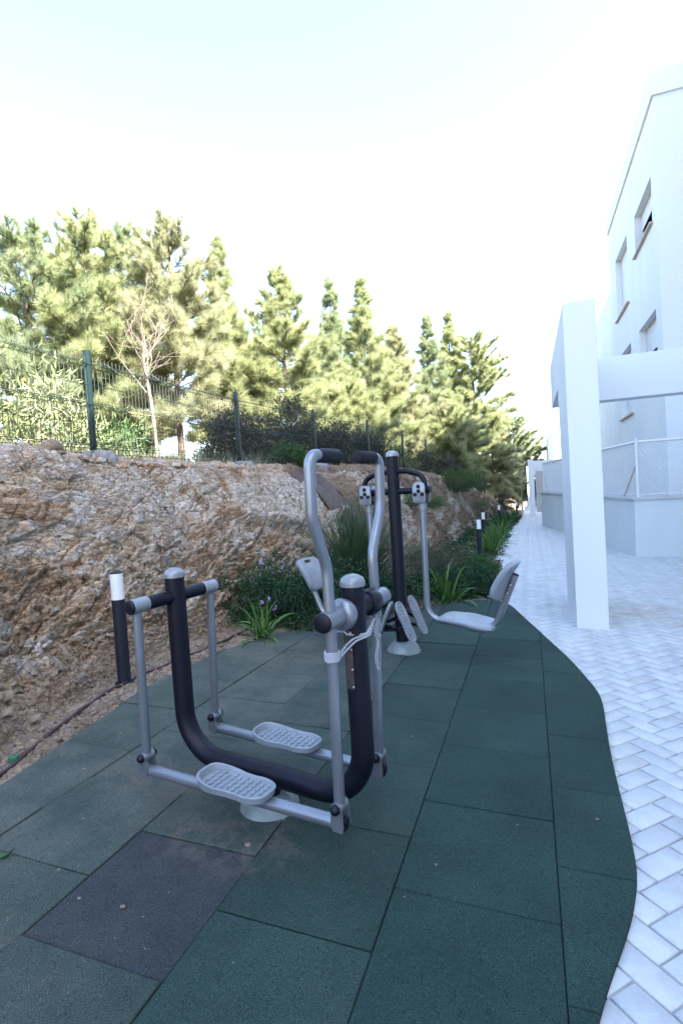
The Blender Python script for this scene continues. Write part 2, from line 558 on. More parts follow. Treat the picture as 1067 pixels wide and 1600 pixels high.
def facets(x, y, s=0):
    """tilted Voronoi shards: returns height (-.5...5), cell random, edge closeness"""
    ix, iy = np.floor(x), np.floor(y)
    d1 = np.full(x.shape, 9.0)
    d2 = np.full(x.shape, 9.0)
    cx = np.zeros_like(x); cy = np.zeros_like(x); cr = np.zeros_like(x)
    tx = np.zeros_like(x); ty = np.zeros_like(x)
    for i in (-1, 0, 1):
        for j in (-1, 0, 1):
            jx, jy = ix + i, iy + j
            px, py = jx + hash2(jx, jy, s), jy + hash2(jx, jy, s + 1)
            d = (px - x) ** 2 + (py - y) ** 2
            near = d < d1
            d2 = np.where(near, d1, np.minimum(d2, d))
            cx = np.where(near, px, cx); cy = np.where(near, py, cy)
            cr = np.where(near, hash2(jx, jy, s + 2), cr)
            tx = np.where(near, hash2(jx, jy, s + 3) - 0.5, tx)
            ty = np.where(near, hash2(jx, jy, s + 4) - 0.5, ty)
            d1 = np.where(near, d, d1)
    h = (x - cx) * tx * 1.2 + (y - cy) * (ty + 0.35) * 1.2 + (cr - 0.5) * 0.6
    return h, cr, np.sqrt(d2) - np.sqrt(d1)


I = np.interp
# ------------------------------------------------------------------ the bank
Y_E = [-4, 0.9, 1.64, 2.3, 2.84, 3.65, 4.33, 4.52, 5.12, 5.9, 6.3, 8, 9.55, 13.1, 18.8, 27.9, 36]
X_E = [-2.05, -2.15, -2.24, -2.33, -2.43, -2.41, -2.17, -1.87, -1.55, -0.89, -0.46, -0.52, -0.55, -0.585, -0.607, -0.42, -0.3]
Y_B = [-4, 0, 1.7, 2.8, 4, 5, 6, 8, 10, 14, 20, 25, 28, 36]
X_B = [-2.25, -2.42, -2.50, -2.86, -2.78, -2.76, -2.5, -2.1, -1.75, -1.75, -1.65, -1.35, -1.0, -0.9]
Y_C = [-4, 4, 9, 12, 16, 20, 24, 27, 30, 36]
X_C = [-3.85, -3.80, -3.72, -3.12, -2.55, -2.2, -1.75, -1.25, -1.15, -1.1]
Z_C = [1.66, 1.72, 1.68, 1.70, 1.50, 1.33, 0.60, 0.05, -0.25, -0.4]
Y_F = [-1.0, 1.65, 4.32, 6.99, 9.66, 12.33, 15.0, 17.67, 20.34, 23.01, 25.68, 36]
X_F = [-4.36, -4.30, -4.19, -4.04, -3.90, -3.60, -3.36, -3.18, -2.80, -2.30, -1.98, -1.6]
Z_F = [1.78, 1.78, 1.78, 1.76, 1.82, 1.88, 1.84, 1.78, 1.44, 1.10, 0.80, -0.2]


def terrain():
    ys = np.concatenate([np.arange(-1.0, 9.0, 0.012), np.arange(9.0, 14, 0.03), np.arange(14, 36.01, 0.09)])
    rows = []   # (segment, fraction)
    for k in range(22):
        rows.append((0, k / 22))
    ns = 200
    for k in range(ns):
        rows.append((1, k / ns))
    for k in range(26):
        rows.append((2, k / 26))
    for k in range(30):
        rows.append((3, (k / 29) ** 1.7))
    xe, xb = I(ys, Y_E, X_E) - 0.0, I(ys, Y_B, X_B)
    xe = np.maximum(xe, xb + 0.03)
    xc, zc = I(ys, Y_C, X_C), I(ys, Y_C, Z_C)
    xf, zf = np.minimum(I(ys, Y_F, X_F), xc - 0.12), I(ys, Y_F, Z_F)
    P = np.zeros((len(rows), len(ys), 3))
    SL = np.zeros((len(rows), len(ys)))
    for r, (sg, t) in enumerate(rows):
        if sg == 0:
            x = xe + 0.10 + (xb - xe - 0.10) * t
            z = gz(x, ys) - 0.035 + 0.05 * min(1, t * 2.5)
        elif sg == 1:
            x = xb + (xc - xb) * t
            zb = gz(xb, ys) + 0.015
            f = 0.18 * t + 0.82 * (t ** 0.85) + 0.06 * math.sin(t * PI)
            if t > 0.85:
                f = min(f, 1.0)
            z = zb + (zc - zb) * f
        elif sg == 2:
            x = xc + (xf - xc) * t
            z = zc + (zf - zc) * t
        else:
            xx = xf - 0.02
            x = xx + (-44 - xx) * t
            d = xf - x
            z = zf - I(d, [0, 1.5, 5, 12, 42], [0, 0.05, 0.45, 1.6, 3.0])
        P[r, :, 0], P[r, :, 1], P[r, :, 2] = x, ys, z
    d = np.linalg.norm(np.diff(P, axis=0), axis=2)
    SL[1:] = np.cumsum(d, axis=0)
    SL -= SL[22][None, :]
    X, Yv, Z = P[:, :, 0], P[:, :, 1], P[:, :, 2]
    # mask where the rock shows
    seg = np.array([s for s, _ in rows])[:, None]
    tt = np.array([t for _, t in rows])[:, None]
    onbank = np.where(seg == 1, np.clip(tt * 9, 0, 1), np.where(seg == 2, np.clip(1 - tt * 1.0, 0.15, 1), 0.0))
    ytarp = 8.35 + (tt - 0.5) * 0.6
    rock = np.clip((ytarp - Yv) / 0.25, 0, 1) * np.where(seg <= 2, 1, 0)
    # warped shard coordinates, beds dipping a little
    a = Yv + 0.28 * SL
    b = SL * 1.0 - 0.22 * Yv
    wx = a + 0.22 * (fbm(a * 2.2, b * 2.2, 4, 11) - 0.5)
    wy = b + 0.22 * (fbm(a * 2.2, b * 2.2, 4, 21) - 0.5)
    h1, c1, e1 = facets(wx * 1.5, wy * 2.6, 31)
    wx2 = a + 0.09 * (fbm(a * 7, b * 7, 3, 41) - 0.5)
    wy2 = b + 0.09 * (fbm(a * 7, b * 7, 3, 51) - 0.5)
    h2, c2, e2 = facets(wx2 * 4.2, wy2 * 8.0, 61)
    wx3 = a + 0.035 * (fbm(a * 18, b * 18, 2, 71) - 0.5)
    wy3 = b + 0.035 * (fbm(a * 18, b * 18, 2, 81) - 0.5)
    h3, c3, e3 = facets(wx3 * 11, wy3 * 21, 91)
    h4, c4, e4 = facets(wx3 * 27 + 5, wy3 * 46, 131)
    h0, c0_, e0_ = facets(wx * 0.75 + 2, wy * 1.5, 211)
    big = fbm(a * 0.8 + 3, b * 0.9, 4, 101) - 0.5
    upz = np.clip((SL - 0.75) / 0.5, 0, 1)
    disp_r = 0.22 * big + 0.10 * h0 + (0.115 - 0.03 * upz) * h1 + (0.058 - 0.034 * upz) * h2 + (0.030 - 0.020 * upz) * h3 + (0.014 - 0.010 * upz) * h4
    # ledge and undercut two thirds up
    led = 0.16 * np.exp(-((SL - 1.16 - 0.10 * np.sin(Yv * 1.7)) / 0.10) ** 2) - 0.10 * np.exp(-((SL - 0.98 - 0.10 * np.sin(Yv * 1.7)) / 0.07) ** 2)
    brk = np.clip((fbm(Yv * 1.3, SL * 0.6, 3, 181) - 0.40) * 4, 0, 1)
    disp_r = disp_r + 0.75 * led * np.clip((Yv - 2.2) / 0.8, 0, 1) * brk
    # open joints between the shards
    disp_r = disp_r - 0.030 * np.exp(-(e1 / 0.035) ** 2) - 0.020 * np.exp(-(e2 / 0.07) ** 2) - 0.008 * np.exp(-(e3 / 0.10) ** 2)
    rill = fbm(Yv * 3.0, SL * 0.7, 5, 111) - 0.5
    disp_s = 0.16 * rill + 0.07 * h1 + 0.12 * (fbm(Yv * 1.1, SL * 1.1, 5, 121) - 0.5) + 0.050 * h2 + 0.028 * h3 + 0.010 * h4
    disp = (rock * disp_r + (1 - rock) * disp_s) * onbank
    strip = np.where(seg == 0, np.clip(tt * 3, 0, 1), 0) + np.where(seg == 1, 1 - onbank, 0)
    small = 0.018 * h3 + 0.010 * h4 + 0.03 * (fbm(Yv * 6, X * 6, 4, 141) - 0.5)
    flat = np.where(seg == 2, 0.05 * (fbm(Yv * 3, X * 3, 4, 151) - 0.5) + 0.03 * h3 + 0.03 * h2, 0)
    sl = np.arctan2(np.gradient(Z, axis=0), -np.gradient(X, axis=0))
    nx, nz = np.sin(sl), np.cos(sl)
    nx = np.where((seg == 1), nx, 0)
    nz = np.where((seg == 1), nz, 1)
    # soften the kink at the crest
    P[:, :, 0] = X + nx * disp
    P[:, :, 2] = Z + nz * disp + strip * small * 0.8 + flat
    n, mcol = len(rows), len(ys)
    idx = np.arange(n * mcol).reshape(n, mcol)
    F = np.stack([idx[:-1, :-1], idx[:-1, 1:], idx[1:, 1:], idx[1:, :-1]], -1).reshape(-1, 4)
    cell = 0.45 * c3 + 0.35 * c2 + 0.20 * c1
    cell = np.clip((cell - 0.5) * 1.0 + 0.5 + 0.55 * (fbm(a * 1.6, b * 2.4, 4, 191) - 0.5), 0, 1)
    soil = np.clip(1 - rock + np.where(seg == 0, 0.75, 0) + np.where(seg >= 3, 1, 0) + np.where(seg == 2, 0.3 * tt, 0)
                   + np.where(seg == 1, np.clip(0.8 - tt * 7, 0, 1), 0), 0, 1)
    streak = np.clip((fbm(Yv * 0.55 + SL * 0.5, SL * 2.6 - Yv * 0.7, 5, 161) - 0.53) * 8, 0, 1) * np.clip((Yv - 8.6) * 2, 0, 1) * np.where(seg == 1, 1, 0)
    soil = np.clip(soil - streak * 0.85, 0, 1)
    up = np.exp(-((SL - 1.55) / 0.62) ** 2)
    lime = np.clip((fbm(a * 0.9 + 7, b * 1.2, 4, 171) - 0.44) * 5, 0, 1) * up * np.clip((Yv - 1.0) / 2.0, 0.15, 1)
    lime = np.clip(lime + up * np.clip((Yv - 2.6) / 1.8, 0, 1) * (0.45 + 0.6 * fbm(a * 2.5, b * 3.5, 3, 201)) + streak, 0, 1)
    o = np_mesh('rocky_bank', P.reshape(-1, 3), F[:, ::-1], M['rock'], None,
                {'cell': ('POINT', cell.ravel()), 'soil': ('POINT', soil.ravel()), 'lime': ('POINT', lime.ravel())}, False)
    struct(o)
    return P, ys


TP, TY = terrain()


def bank_point(y, t):
    """point on the finished bank: t 0 at the foot, 1 at the crest"""
    j = int(np.argmin(abs(TY - y)))
    return Vector(TP[22 + int(round(t * 199)), j])


def bank_z(x, y):
    j = int(np.argmin(abs(TY - y)))
    col = TP[:, j, :]
    return float(col[np.argmin(abs(col[:, 0] - x)), 2])


# ------------------------------------------------------------------ ground, path, mat
g = MB().add([(-400, -400, -3.2), (400, -400, -3.2), (400, 600, -3.2), (-400, 600, -3.2)], [(0, 1, 2, 3)]).build('ground', M['earth'])
struct(g)


def sheet(name, poly, dz, m):
    return struct(MB().add([(x, y, gz(x, y) + dz) for x, y in poly], [tuple(range(len(poly)))]).build(name, m, None, 0))


PATH = [(-0.46, 6.3), (0.2, 6.3)] and [(-2.2, -4), (9.5, -4), (9.5, 46), (-0.2, 46), (-0.3, 36), (-0.42, 27.9), (-0.607, 18.8), (-0.585, 13.1), (-0.55, 9.55), (-0.52, 8), (-0.46, 6.3), (-0.25, 5.0), (-2.2, -1)]
sheet('path_bed', PATH, -0.007, M['joint'])

MAT_R = [(-0.455, 6.29), (-0.256, 6.05), (-0.11, 5.44), (0.037, 4.873), (0.12, 4.55), (0.185, 4.297), (0.245, 4.03), (0.293, 3.771), (0.325, 3.60), (0.343, 3.441), (0.338, 3.25), (0.324, 3.065), (0.304, 2.761), (0.292, 2.459), (0.287, 2.228), (0.280, 1.987), (0.267, 1.839), (0.229, 1.679), (0.185, 1.549), (0.137, 1.424), (0.104, 1.326), (0.06, 1.18), (0.0, 0.95), (-0.1, 0.6), (-0.2, 0.0), (-0.2, -1.0)]
MAT_L = [(-2.0, -1.0), (-2.12, 0.4), (-2.20, 1.0), (-2.263, 1.638), (-2.364, 2.294), (-2.459, 2.835), (-2.441, 3.654), (-2.194, 4.328), (-1.893, 4.519), (-1.573, 5.12), (-0.912, 5.906)]


def chaikin(p, n=2):
    for _ in range(n):
        q = [p[0]]
        for a, b in zip(p[:-1], p[1:]):
            q.append((a[0] * .75 + b[0] * .25, a[1] * .75 + b[1] * .25))
            q.append((a[0] * .25 + b[0] * .75, a[1] * .25 + b[1] * .75))
        q.append(p[-1])
        p = q
    return p


OUT = chaikin(MAT_R, 2) + MAT_L
sheet('mat_bed', OUT, 0.003, M['rubber_bed'])


def clip_rect(poly, x0, x1, y0, y1):
    for ax, val, keep in ((0, x0, 1), (0, x1, -1), (1, y0, 1), (1, y1, -1)):
        out = []
        for i in range(len(poly)):
            a, b = poly[i - 1], poly[i]
            ina, inb = (a[ax] - val) * keep >= 0, (b[ax] - val) * keep >= 0
            if ina != inb:
                t = (val - a[ax]) / (b[ax] - a[ax])
                out.append((a[0] + (b[0] - a[0]) * t, a[1] + (b[1] - a[1]) * t))
            if inb:
                out.append(b)
        poly = out
        if not poly:
            return []
    return poly


def inset(poly, d):
    n = len(poly)
    area = sum(poly[i - 1][0] * poly[i][1] - poly[i][0] * poly[i - 1][1] for i in range(n))
    sgn = 1 if area > 0 else -1
    out = []
    for i in range(n):
        p, q, r = Vector(poly[i - 1]), Vector(poly[i]), Vector(poly[(i + 1) % n])
        e1, e2 = (q - p), (r - q)
        if e1.length < 1e-7 or e2.length < 1e-7:
            out.append(tuple(q)); continue
        e1.normalize(); e2.normalize()
        n1, n2 = Vector((-e1.y, e1.x)) * sgn, Vector((-e2.y, e2.x)) * sgn
        b = n1 + n2
        b = b / max(0.5, b.length_squared) * 2 if b.length_squared > 0.1 else n1
        out.append((q.x + b.x * d, q.y + b.y * d))
    return out


def clean(poly, eps=0.004):
    out = []
    for p in poly:
        if not out or (p[0] - out[-1][0]) ** 2 + (p[1] - out[-1][1]) ** 2 > eps ** 2:
            out.append(p)
    while len(out) > 2 and (out[0][0] - out[-1][0]) ** 2 + (out[0][1] - out[-1][1]) ** 2 < eps ** 2:
        out.pop()
    return out


def make_mat():
    rng = random.Random(3)
    vs, fs, tile, grey, wear, sand = [], [], [], [], [], []
    TX, X0 = 0.4864, 0.028
    for k in range(-6, 3):
        x0, x1 = X0 + (k - 1) * TX, X0 + k * TX          # k=1: right of the long joint
        ph = 1.311 if (k - 1) % 2 == 0 else 1.561
        for n in range(-6, 12):
            y0, y1 = ph + 0.5 * n, ph + 0.5 * (n + 1)
            p = clean(clip_rect(list(OUT), x0, x1, y0, y1))
            if len(p) < 3:
                continue
            cx, cy = sum(q[0] for q in p) / len(p), sum(q[1] for q in p) / len(p)
            old = 1 if cx < -1.0 else (0.4 if cx < -0.55 else 0)
            gap = 0.0013 + (0.0016 * rng.random() if old else 0)
            top = inset(p, gap + 0.0028)
            edge = inset(p, gap)
            h = 0.014 + rng.uniform(-0.002, 0.002) * (1 + 1.2 * old)
            ta, tb = rng.uniform(-.006, .006) * (0.3 + old), rng.uniform(-.006, .006) * (0.3 + old)
            hz = lambda q, e: gz(*q) + h - e + (q[0] - cx) * ta + (q[1] - cy) * tb
            o = len(vs)
            m = len(p)
            vs += [(*q, hz(q, 0)) for q in top] + [(*q, hz(q, 0.0028)) for q in edge] + [(*q, gz(*q) - 0.02) for q in edge]
            new = [tuple(o + i for i in range(m))]
            for i in range(m):
                j = (i + 1) % m
                new.append((o + i, o + j, o + m + j, o + m + i)[::-1])
                new.append((o + m + i, o + m + j, o + 2 * m + j, o + 2 * m + i)[::-1])
            area = sum(p[i - 1][0] * p[i][1] - p[i][0] * p[i - 1][1] for i in range(m))
            if area < 0:
                new = [f[::-1] for f in new]
            fs += new
            t = rng.random()
            isg = 1.0 if (k == -2 and n == -1) else 0.0
            tile += [t] * len(new)
            grey += [isg] * len(new)
            w = np.interp(cx, [-2.4, -1.6, -1.1, -0.7, -0.3], [1.0, 0.85, 0.55, 0.16, 0.04]) * (0.8 + 0.4 * rng.random())
            w *= np.interp(cy, [0.5, 1.0, 3, 5], [0.75, 0.9, 1.0, 0.75])
            if isg:
                w = 0.30
            wear += [w] * len(new)
            near = math.hypot(cx + 1.15, cy - 1.75)
            sand += [max(0, 1 - near / 0.55) if not isg else 0] * len(new)
    me = bpy.data.meshes.new('rubber_mat')
    me.from_pydata(vs, [], fs)
    for nm, val in (('tile', tile), ('grey', grey), ('wear', wear), ('sand', sand)):
        a = me.attributes.new(nm, 'FLOAT', 'FACE')
        a.data.foreach_set('value', np.array(val, np.float32))
    me.materials.append(M['rubber'])
    o = bpy.data.objects.new('rubber_mat', me)
    C.objects.link(o)
    struct(o)


make_mat()


def in_poly(x, y, poly):
    c = False
    for i in range(len(poly)):
        (x1, y1), (x2, y2) = poly[i - 1], poly[i]
        if (y1 > y) != (y2 > y) and x < (x2 - x1) * (y - y1) / (y2 - y1) + x1:
            c = not c
    return c


def make_path():
    rng = random.Random(5)
    u = 0.0955
    ca = math.cos(PI / 4)
    OUTs = inset(clean(OUT, 0.02), 0.16)
    vs, fs, rnd, rust = [], [], [], []

    def put(a, b, w, h):
        ox, oy = 0.327 + 0.0, 2.529
        c = [(a, b), (a + w, b), (a + w, b + h), (a, b + h)]
        def tr(q):
            return (ox + (q[0] - q[1]) * ca * u, oy + (q[0] + q[1]) * ca * u)
        cx, cy = tr((a + w / 2, b + h / 2))
        if cy < -0.9 or cy > 45 or cx > 9.3 or (cx > 4.6 and cy < 11.3):
            return
        if cx < I(cy, Y_E, X_E) - 0.03 and cy > 6.2:
            return
        if cy < 6.5 and (cx < -0.4 or in_poly(cx, cy, OUTs)):
            return
        if cx > 0.36 * cy + 1.3 or cx < -0.75:
            return
        gapw = 0.028 + 0.014 * rng.random()
        i1 = 0.09
        edge = [tr(q) for q in ((a + gapw, b + gapw), (a + w - gapw, b + gapw), (a + w - gapw, b + h - gapw), (a + gapw, b + h - gapw))]
        k = gapw + 0.035
        top = [tr(q) for q in ((a + k, b + k), (a + w - k, b + k), (a + w - k, b + h - k), (a + k, b + h - k))]
        dz = rng.uniform(-0.0008, 0.0008)
        tx, ty = rng.uniform(-.006, .006), rng.uniform(-.006, .006)
        o = len(vs)
        zf = lambda q, e: gz(*q) + dz + (q[0] - cx) * tx + (q[1] - cy) * ty - e
        vs.extend([(*q, zf(q, 0)) for q in top] + [(*q, zf(q, 0.003)) for q in edge] + [(*q, gz(*q) - 0.012) for q in edge])
        fs.append((o, o + 1, o + 2, o + 3))
        for i in range(4):
            j = (i + 1) % 4
            fs.append((o + 4 + i, o + 4 + j, o + j, o + i))
            if cy < 7:
                fs.append((o + 8 + i, o + 8 + j, o + 4 + j, o + 4 + i))
        nf = 9 if cy < 7 else 5
        rnd.extend([rng.random()] * nf)
        rs = max(0, 1 - math.hypot((cx - 0.95) / 0.9, (cy - 6.0) / 0.7)) + 0.6 * max(0, 1 - math.hypot((cx - 1.9) / 0.9, (cy - 5.4) / 1.0))
        rust.extend([min(1, rs)] * nf)

    for k in range(-110, 560):
        for m in range(-130, 130):
            put(k + 4 * m, k, 2, 1)
            put(k + 2 + 4 * m, k - 1, 1, 2)
    o = np_mesh('path', np.array(vs), np.array(fs, np.int32), M['paver'], None,
                {'rnd': ('FACE', rnd), 'rust': ('FACE', rust)})
    struct(o)


make_path()

# ------------------------------------------------------------------ cross trainer (near machine)
def pedal_mb(L, Wd, xf, rim=0.020, heel=0.034, waist=0.86):
    """shoe shaped tray with raised rim and treads, long axis x, up z"""
    mb = MB()
    n = 56
    def outline(sx, sy):
        pts = []
        for k in range(n):
            t = 2 * PI * k / n
            c, s_ = math.cos(t), math.sin(t)
            x = math.copysign(abs(c) ** 0.55, c)
            y = math.copysign(abs(s_) ** 0.6, s_)
            wv = 1.0 - (1 - waist) * math.exp(-((x - 0.15) / 0.30) ** 2) - 0.06 * max(0, x)
            pts.append((x * L / 2 * sx, y * Wd / 2 * sy * wv))
        return pts
    k1 = (L / 2 - 0.009) / (L / 2); k2 = (Wd / 2 - 0.009) / (Wd / 2)
    k3 = (L / 2 - 0.014) / (L / 2); k4 = (Wd / 2 - 0.014) / (Wd / 2)
    rh = lambda x: rim + (heel - rim) * max(0, -x / (L / 2)) ** 2
    rings = []
    rings.append([xf @ Vector((x, y, -0.016)) for x, y in outline(0.90, 0.84)])
    rings.append([xf @ Vector((x, y, -0.010)) for x, y in outline(0.97, 0.95)])
    rings.append([xf @ Vector((x, y, rh(x) - 0.004)) for x, y in outline(1, 1)])
    rings.append([xf @ Vector((x, y, rh(x))) for x, y in outline((1 + k1) / 2, (1 + k2) / 2)])
    rings.append([xf @ Vector((x, y, rh(x) - 0.003)) for x, y in outline(k1, k2)])
    rings.append([xf @ Vector((x, y, 0.003)) for x, y in outline(k3, k4)])
    rings.append([xf @ Vector((x, y, 0.001)) for x, y in outline(k3 * .95, k4 * .92)])
    mb.loops(rings)
    nx = int((L - 0.06) / 0.026)
    ny = 4 if Wd > 0.12 else 2
    for i in range(nx):
        for j in range(ny):
            x = -L / 2 + 0.042 + i * (L - 0.08) / (nx - 1)
            y = (j - (ny - 1) / 2) * (Wd - 0.045) / ny + (0.006 if i % 2 else -0.006) * (ny > 2)
            hw = (Wd - 0.045) / ny * 0.36
            mb.box((x - 0.0055, y - hw, -0.002), (x + 0.0055, y + hw, 0.0065), 0.002, xf)
    return mb


def cross_trainer():
    ox, oy = -1.042, 1.847
    t = thing('cross_trainer', 'blue black and silver outdoor cross trainer with U-shaped frame, nearest the camera', 'exercise machine',
              (ox, oy, gz(ox, oy) + 0.008), (0.009, 0.005, -0.203))
    W, HT, HA, ZP, ZF, ZB = 0.45, 0.915, 0.832, 0.208, 0.150, 0.135
    R = 0.0415
    fr = MB()
    fr.tube(fillet([(-W, 0, HT), (-W, 0, ZB), (W, 0, ZB), (W, 0, HT)], 0.19, 16), R, 28)
    fr.rod((0, 0, 0.03), (0, 0, ZB), 0.05, 24)
    fr.rod((-W, -0.165, HA), (-W, 0.165, HA), 0.0285, 22)
    fr.rod((W, -0.075, HA + .003), (W, 0.105, HA + .003), 0.036, 24)
    f = fr.build('frame', M['navy'], t)
    for sx in (-1, 1):
        MB().dome((sx * W, 0, HT), (0, 0, 1), R + 0.0035, 0.030, 28, 7, 0.012).build('post_cap', M['cap'], t)
    fl = MB().lathe((0, 0, 0), [(0.122, -0.006), (0.122, 0.004), (0.118, 0.010), (0.105, 0.030), (0.085, 0.048), (0.062, 0.058), (0.052, 0.060)], 40)
    fl.build('base_flange', M['flange'], t)
    # front end hubs
    MB().tube([(W, -0.058, HA), (W, -0.062, HA), (W, -0.072, HA), (W, -0.092, HA), (W, -0.098, HA), (W, -0.104, HA)], [.040, .050, .054, .054, .050, .036], 32).build('bearing_disc', M['silver'], t)
    MB().tube([(W, 0.085, HA), (W, 0.089, HA), (W, 0.098, HA), (W, 0.135, HA), (W, 0.143, HA), (W, 0.147, HA)], [.036, .045, .048, .048, .044, .034], 32).build('bearing_drum', M['knob'], t)

    def arm(side):
        """lever hanging on the handle end axle; side -1 nearer the camera"""
        if side < 0:
            v, vh, uh, vg = -0.158, -0.222, 0.449, -0.040
            up, ub = 0.452, 0.442
            b = MB()
        else:
            v, vh, uh, vg = 0.190, 0.285, 0.432, 0.122
            up, ub = 0.436, 0.410
            b = MB()
        r = 0.0188
        zt = 1.368
        pts = [(ub, v, ZP), (up, v, HA), (up - .002, v - .002 * side, 1.005), (uh, vh, 1.165), (uh + .006, vh, zt), (uh, vg + 0.10 * side, zt)]
        b.tube(fillet(pts, [2.0, 0.14, 0.14, 0.045], 9), r, 22)
        a = b.build('handle_lever', M['silver'], t)
        h = MB().tube([(uh, vg + side * 0.128, zt), (uh, vg + side * 0.126, zt), (uh, vg + side * 0.008, zt), (uh, vg + side * .003, zt), (uh, vg, zt)], [.0185, .0228, .0228, .0205, .012], 22)
        h.build('grip', M['grip'], a)
        hub = MB()
        e = -0.200 if side < 0 else 0.232
        i_ = -0.100 if side < 0 else 0.147
        hub.rod((W - .0, i_, HA), (W - .0, e, HA), 0.0335, 28, 0.003)
        hub.build('hub', M['silver'], a)
        MB().dome((W, e, HA), (0, side, 0), 0.0335, 0.008, 28, 5, 0.004).build('end_cap', M['knob'], a)
        return a, ub, v

    def rear_arm(side):
        v = side * 0.205
        u1 = -W + (-0.010 if side < 0 else -0.028)
        a = MB().tube([(-W, v, HA), (u1, v, ZP)], 0.0182, 20).build('hanger', M['silver'], t)
        MB().rod((-W, side * 0.155, HA), (-W, side * 0.233, HA), 0.0318, 26, 0.002).build('sleeve', M['cap'], a)
        MB().dome((-W, side * 0.233, HA), (0, side, 0), 0.031, 0.008, 26, 5, 0.004).build('end_cap', M['knob'], a)
        return u1, v

    for side in (-1, 1):
        a, u2, v2 = arm(side)
        u1, v1 = rear_arm(side)
        bar = MB()
        bar.tube([(u1 - .004, v1, ZF), (u2 + 0.012, v2, ZF)], 0.0225, 22)
        for (u, v) in ((u1, v1), (u2, v2)):
            # upright fork plates at each end of the bar
            for s in (-1, 1):
                pl = []
                for k in range(17):
                    tt = PI * k / 16
                    pl.append((u + 0.021 * math.cos(tt), ZP + 0.021 * math.sin(tt)))
                pl += [(u - 0.024, ZF - 0.004), (u - 0.018, ZF - 0.02), (u + 0.018, ZF - 0.02), (u + 0.024, ZF - 0.004)]
                y0, y1 = v + s * 0.0195, v + s * 0.0255
                bar.loops([[(p[0], y0, p[1]) for p in pl], [(p[0], y1, p[1]) for p in pl]])
        bo = bar.build('foot_bar', M['silver'], t)
        for (u, v) in ((u1, v1), (u2, v2)):
            MB().rod((u, v - 0.026, ZP), (u, v + 0.026, ZP), 0.0205, 20, 0.001).build('pivot_sleeve', M['silver'], bo)
            for s in (-1, 1):
                MB().dome((u, v + s * 0.026, ZP), (0, s, 0), 0.0175, 0.016, 18, 6, 0.004).build('pivot_knob', M['knob'], bo)
        MB().dome((u2 + 0.012, v2, ZF), (1, 0, 0), 0.0225, 0.004, 20, 4, 0.008).build('end_plug', M['knob'], bo)
        vp, up = (-0.190, 0.012) if side < 0 else (0.178, -0.030)
        pedal_mb(0.325, 0.150, Matrix.Translation((up, vp, ZF + 0.040)), 0.016, 0.034).build('pedal', M['plastic'], bo, 35)
    # worn label plate riveted round the front post, facing back along the machine
    pl = MB()
    rings = []
    for k in range(9):
        a = math.radians(-152 + k * 9.2)
        rings.append([(W + (R + d) * math.cos(a), (R + d) * math.sin(a), z) for d, z in ((0.0006, 0.560), (0.0022, 0.560), (0.0022, 0.765), (0.0006, 0.765))])
    p = MB().loops(rings).build('label_plate', M['plate'], t)
    for z in (0.568, 0.63, 0.70, 0.757):
        a = math.radians(-84)
        MB().dome((W + (R + .002) * math.cos(a), (R + .002) * math.sin(a), z), (math.cos(a), math.sin(a), 0), 0.0042, 0.003, 10, 3).build('rivet', M['steel'], p)
    # striped cord tied across the two levers: rests on the machine, a thing of its own
    rp = thing('tied_cord', 'striped white and navy cord tied round both levers of the near cross trainer', 'rope', t.location, t.rotation_euler)
    rng = random.Random(2)
    c = MB()
    for i in range(6):
        z = 0.700 + i * 0.0052
        pts = [(0.450 + (0.0188 + 0.004 + rng.uniform(0, .0015)) * math.cos(q * PI / 8), -0.158 + (0.0228 + rng.uniform(0, .0015)) * math.sin(q * PI / 8), z + 0.0008 * (q % 3)) for q in range(17)]
        c.tube(pts, 0.0036, 8)
    c.build('lower_wrap', M['rope'], rp)
    c = MB()
    for i in range(2):
        z = 0.768 + i * 0.010
        pts = [(0.432 + 0.0228 * math.cos(q * PI / 8), 0.190 + 0.0228 * math.sin(q * PI / 8), z + 0.006 * math.sin(q * PI / 8 + i)) for q in range(17)]
        c.tube(pts, 0.0034, 8)
    c.build('upper_wrap', M['rope'], rp)
    c = MB()
    def strand(pts, r=0.0036):
        c.tube(fillet(pts, 0.02, 4), r, 8)
    strand([(0.430, -0.150, 0.715), (0.405, -0.075, 0.745), (0.400, -0.030, 0.765), (0.45, -0.047, 0.752), (0.498, -0.010, 0.750), (0.480, 0.07, 0.765), (0.440, 0.168, 0.785)])
    strand([(0.470, -0.150, 0.712), (0.462, -0.085, 0.730), (0.470, -0.048, 0.742), (0.500, 0.000, 0.748), (0.480, 0.08, 0.772), (0.447, 0.170, 0.775)])
    strand([(0.472, -0.146, 0.706), (0.466, -0.08, 0.718), (0.478, -0.046, 0.734), (0.503, 0.006, 0.742), (0.474, 0.09, 0.760), (0.446, 0.170, 0.768)])
    strand([(0.432, -0.140, 0.708), (0.404, -0.065, 0.738), (0.399, 0.0, 0.768), (0.41, 0.08, 0.770), (0.42, 0.165, 0.772)])
    c.build('strand', M['rope'], rp)
    # two hanging tails of flat tape
    c = MB()
    for (u, v, z0, z1, w) in ((0.452, 0.158, 0.765, 0.690, 0.010), (0.446, 0.160, 0.690, 0.560, 0.006)):
        rings = []
        for k in range(12):
            f = k / 11
            uu, vv, zz = u + 0.004 * math.sin(f * 7), v + 0.004 * math.cos(f * 5), z0 + (z1 - z0) * f
            ww = w * (0.45 + 0.55 * min(1, f * 2))
            rings.append([(uu - ww, vv - ww * .3, zz), (uu + ww, vv + ww * .3, zz), (uu + ww, vv + ww * .3 + .0015, zz), (uu - ww, vv - ww * .3 + .0015, zz)])
        c.loops(rings)
    c.build('hanging_tail', M['rope'], rp)


cross_trainer()

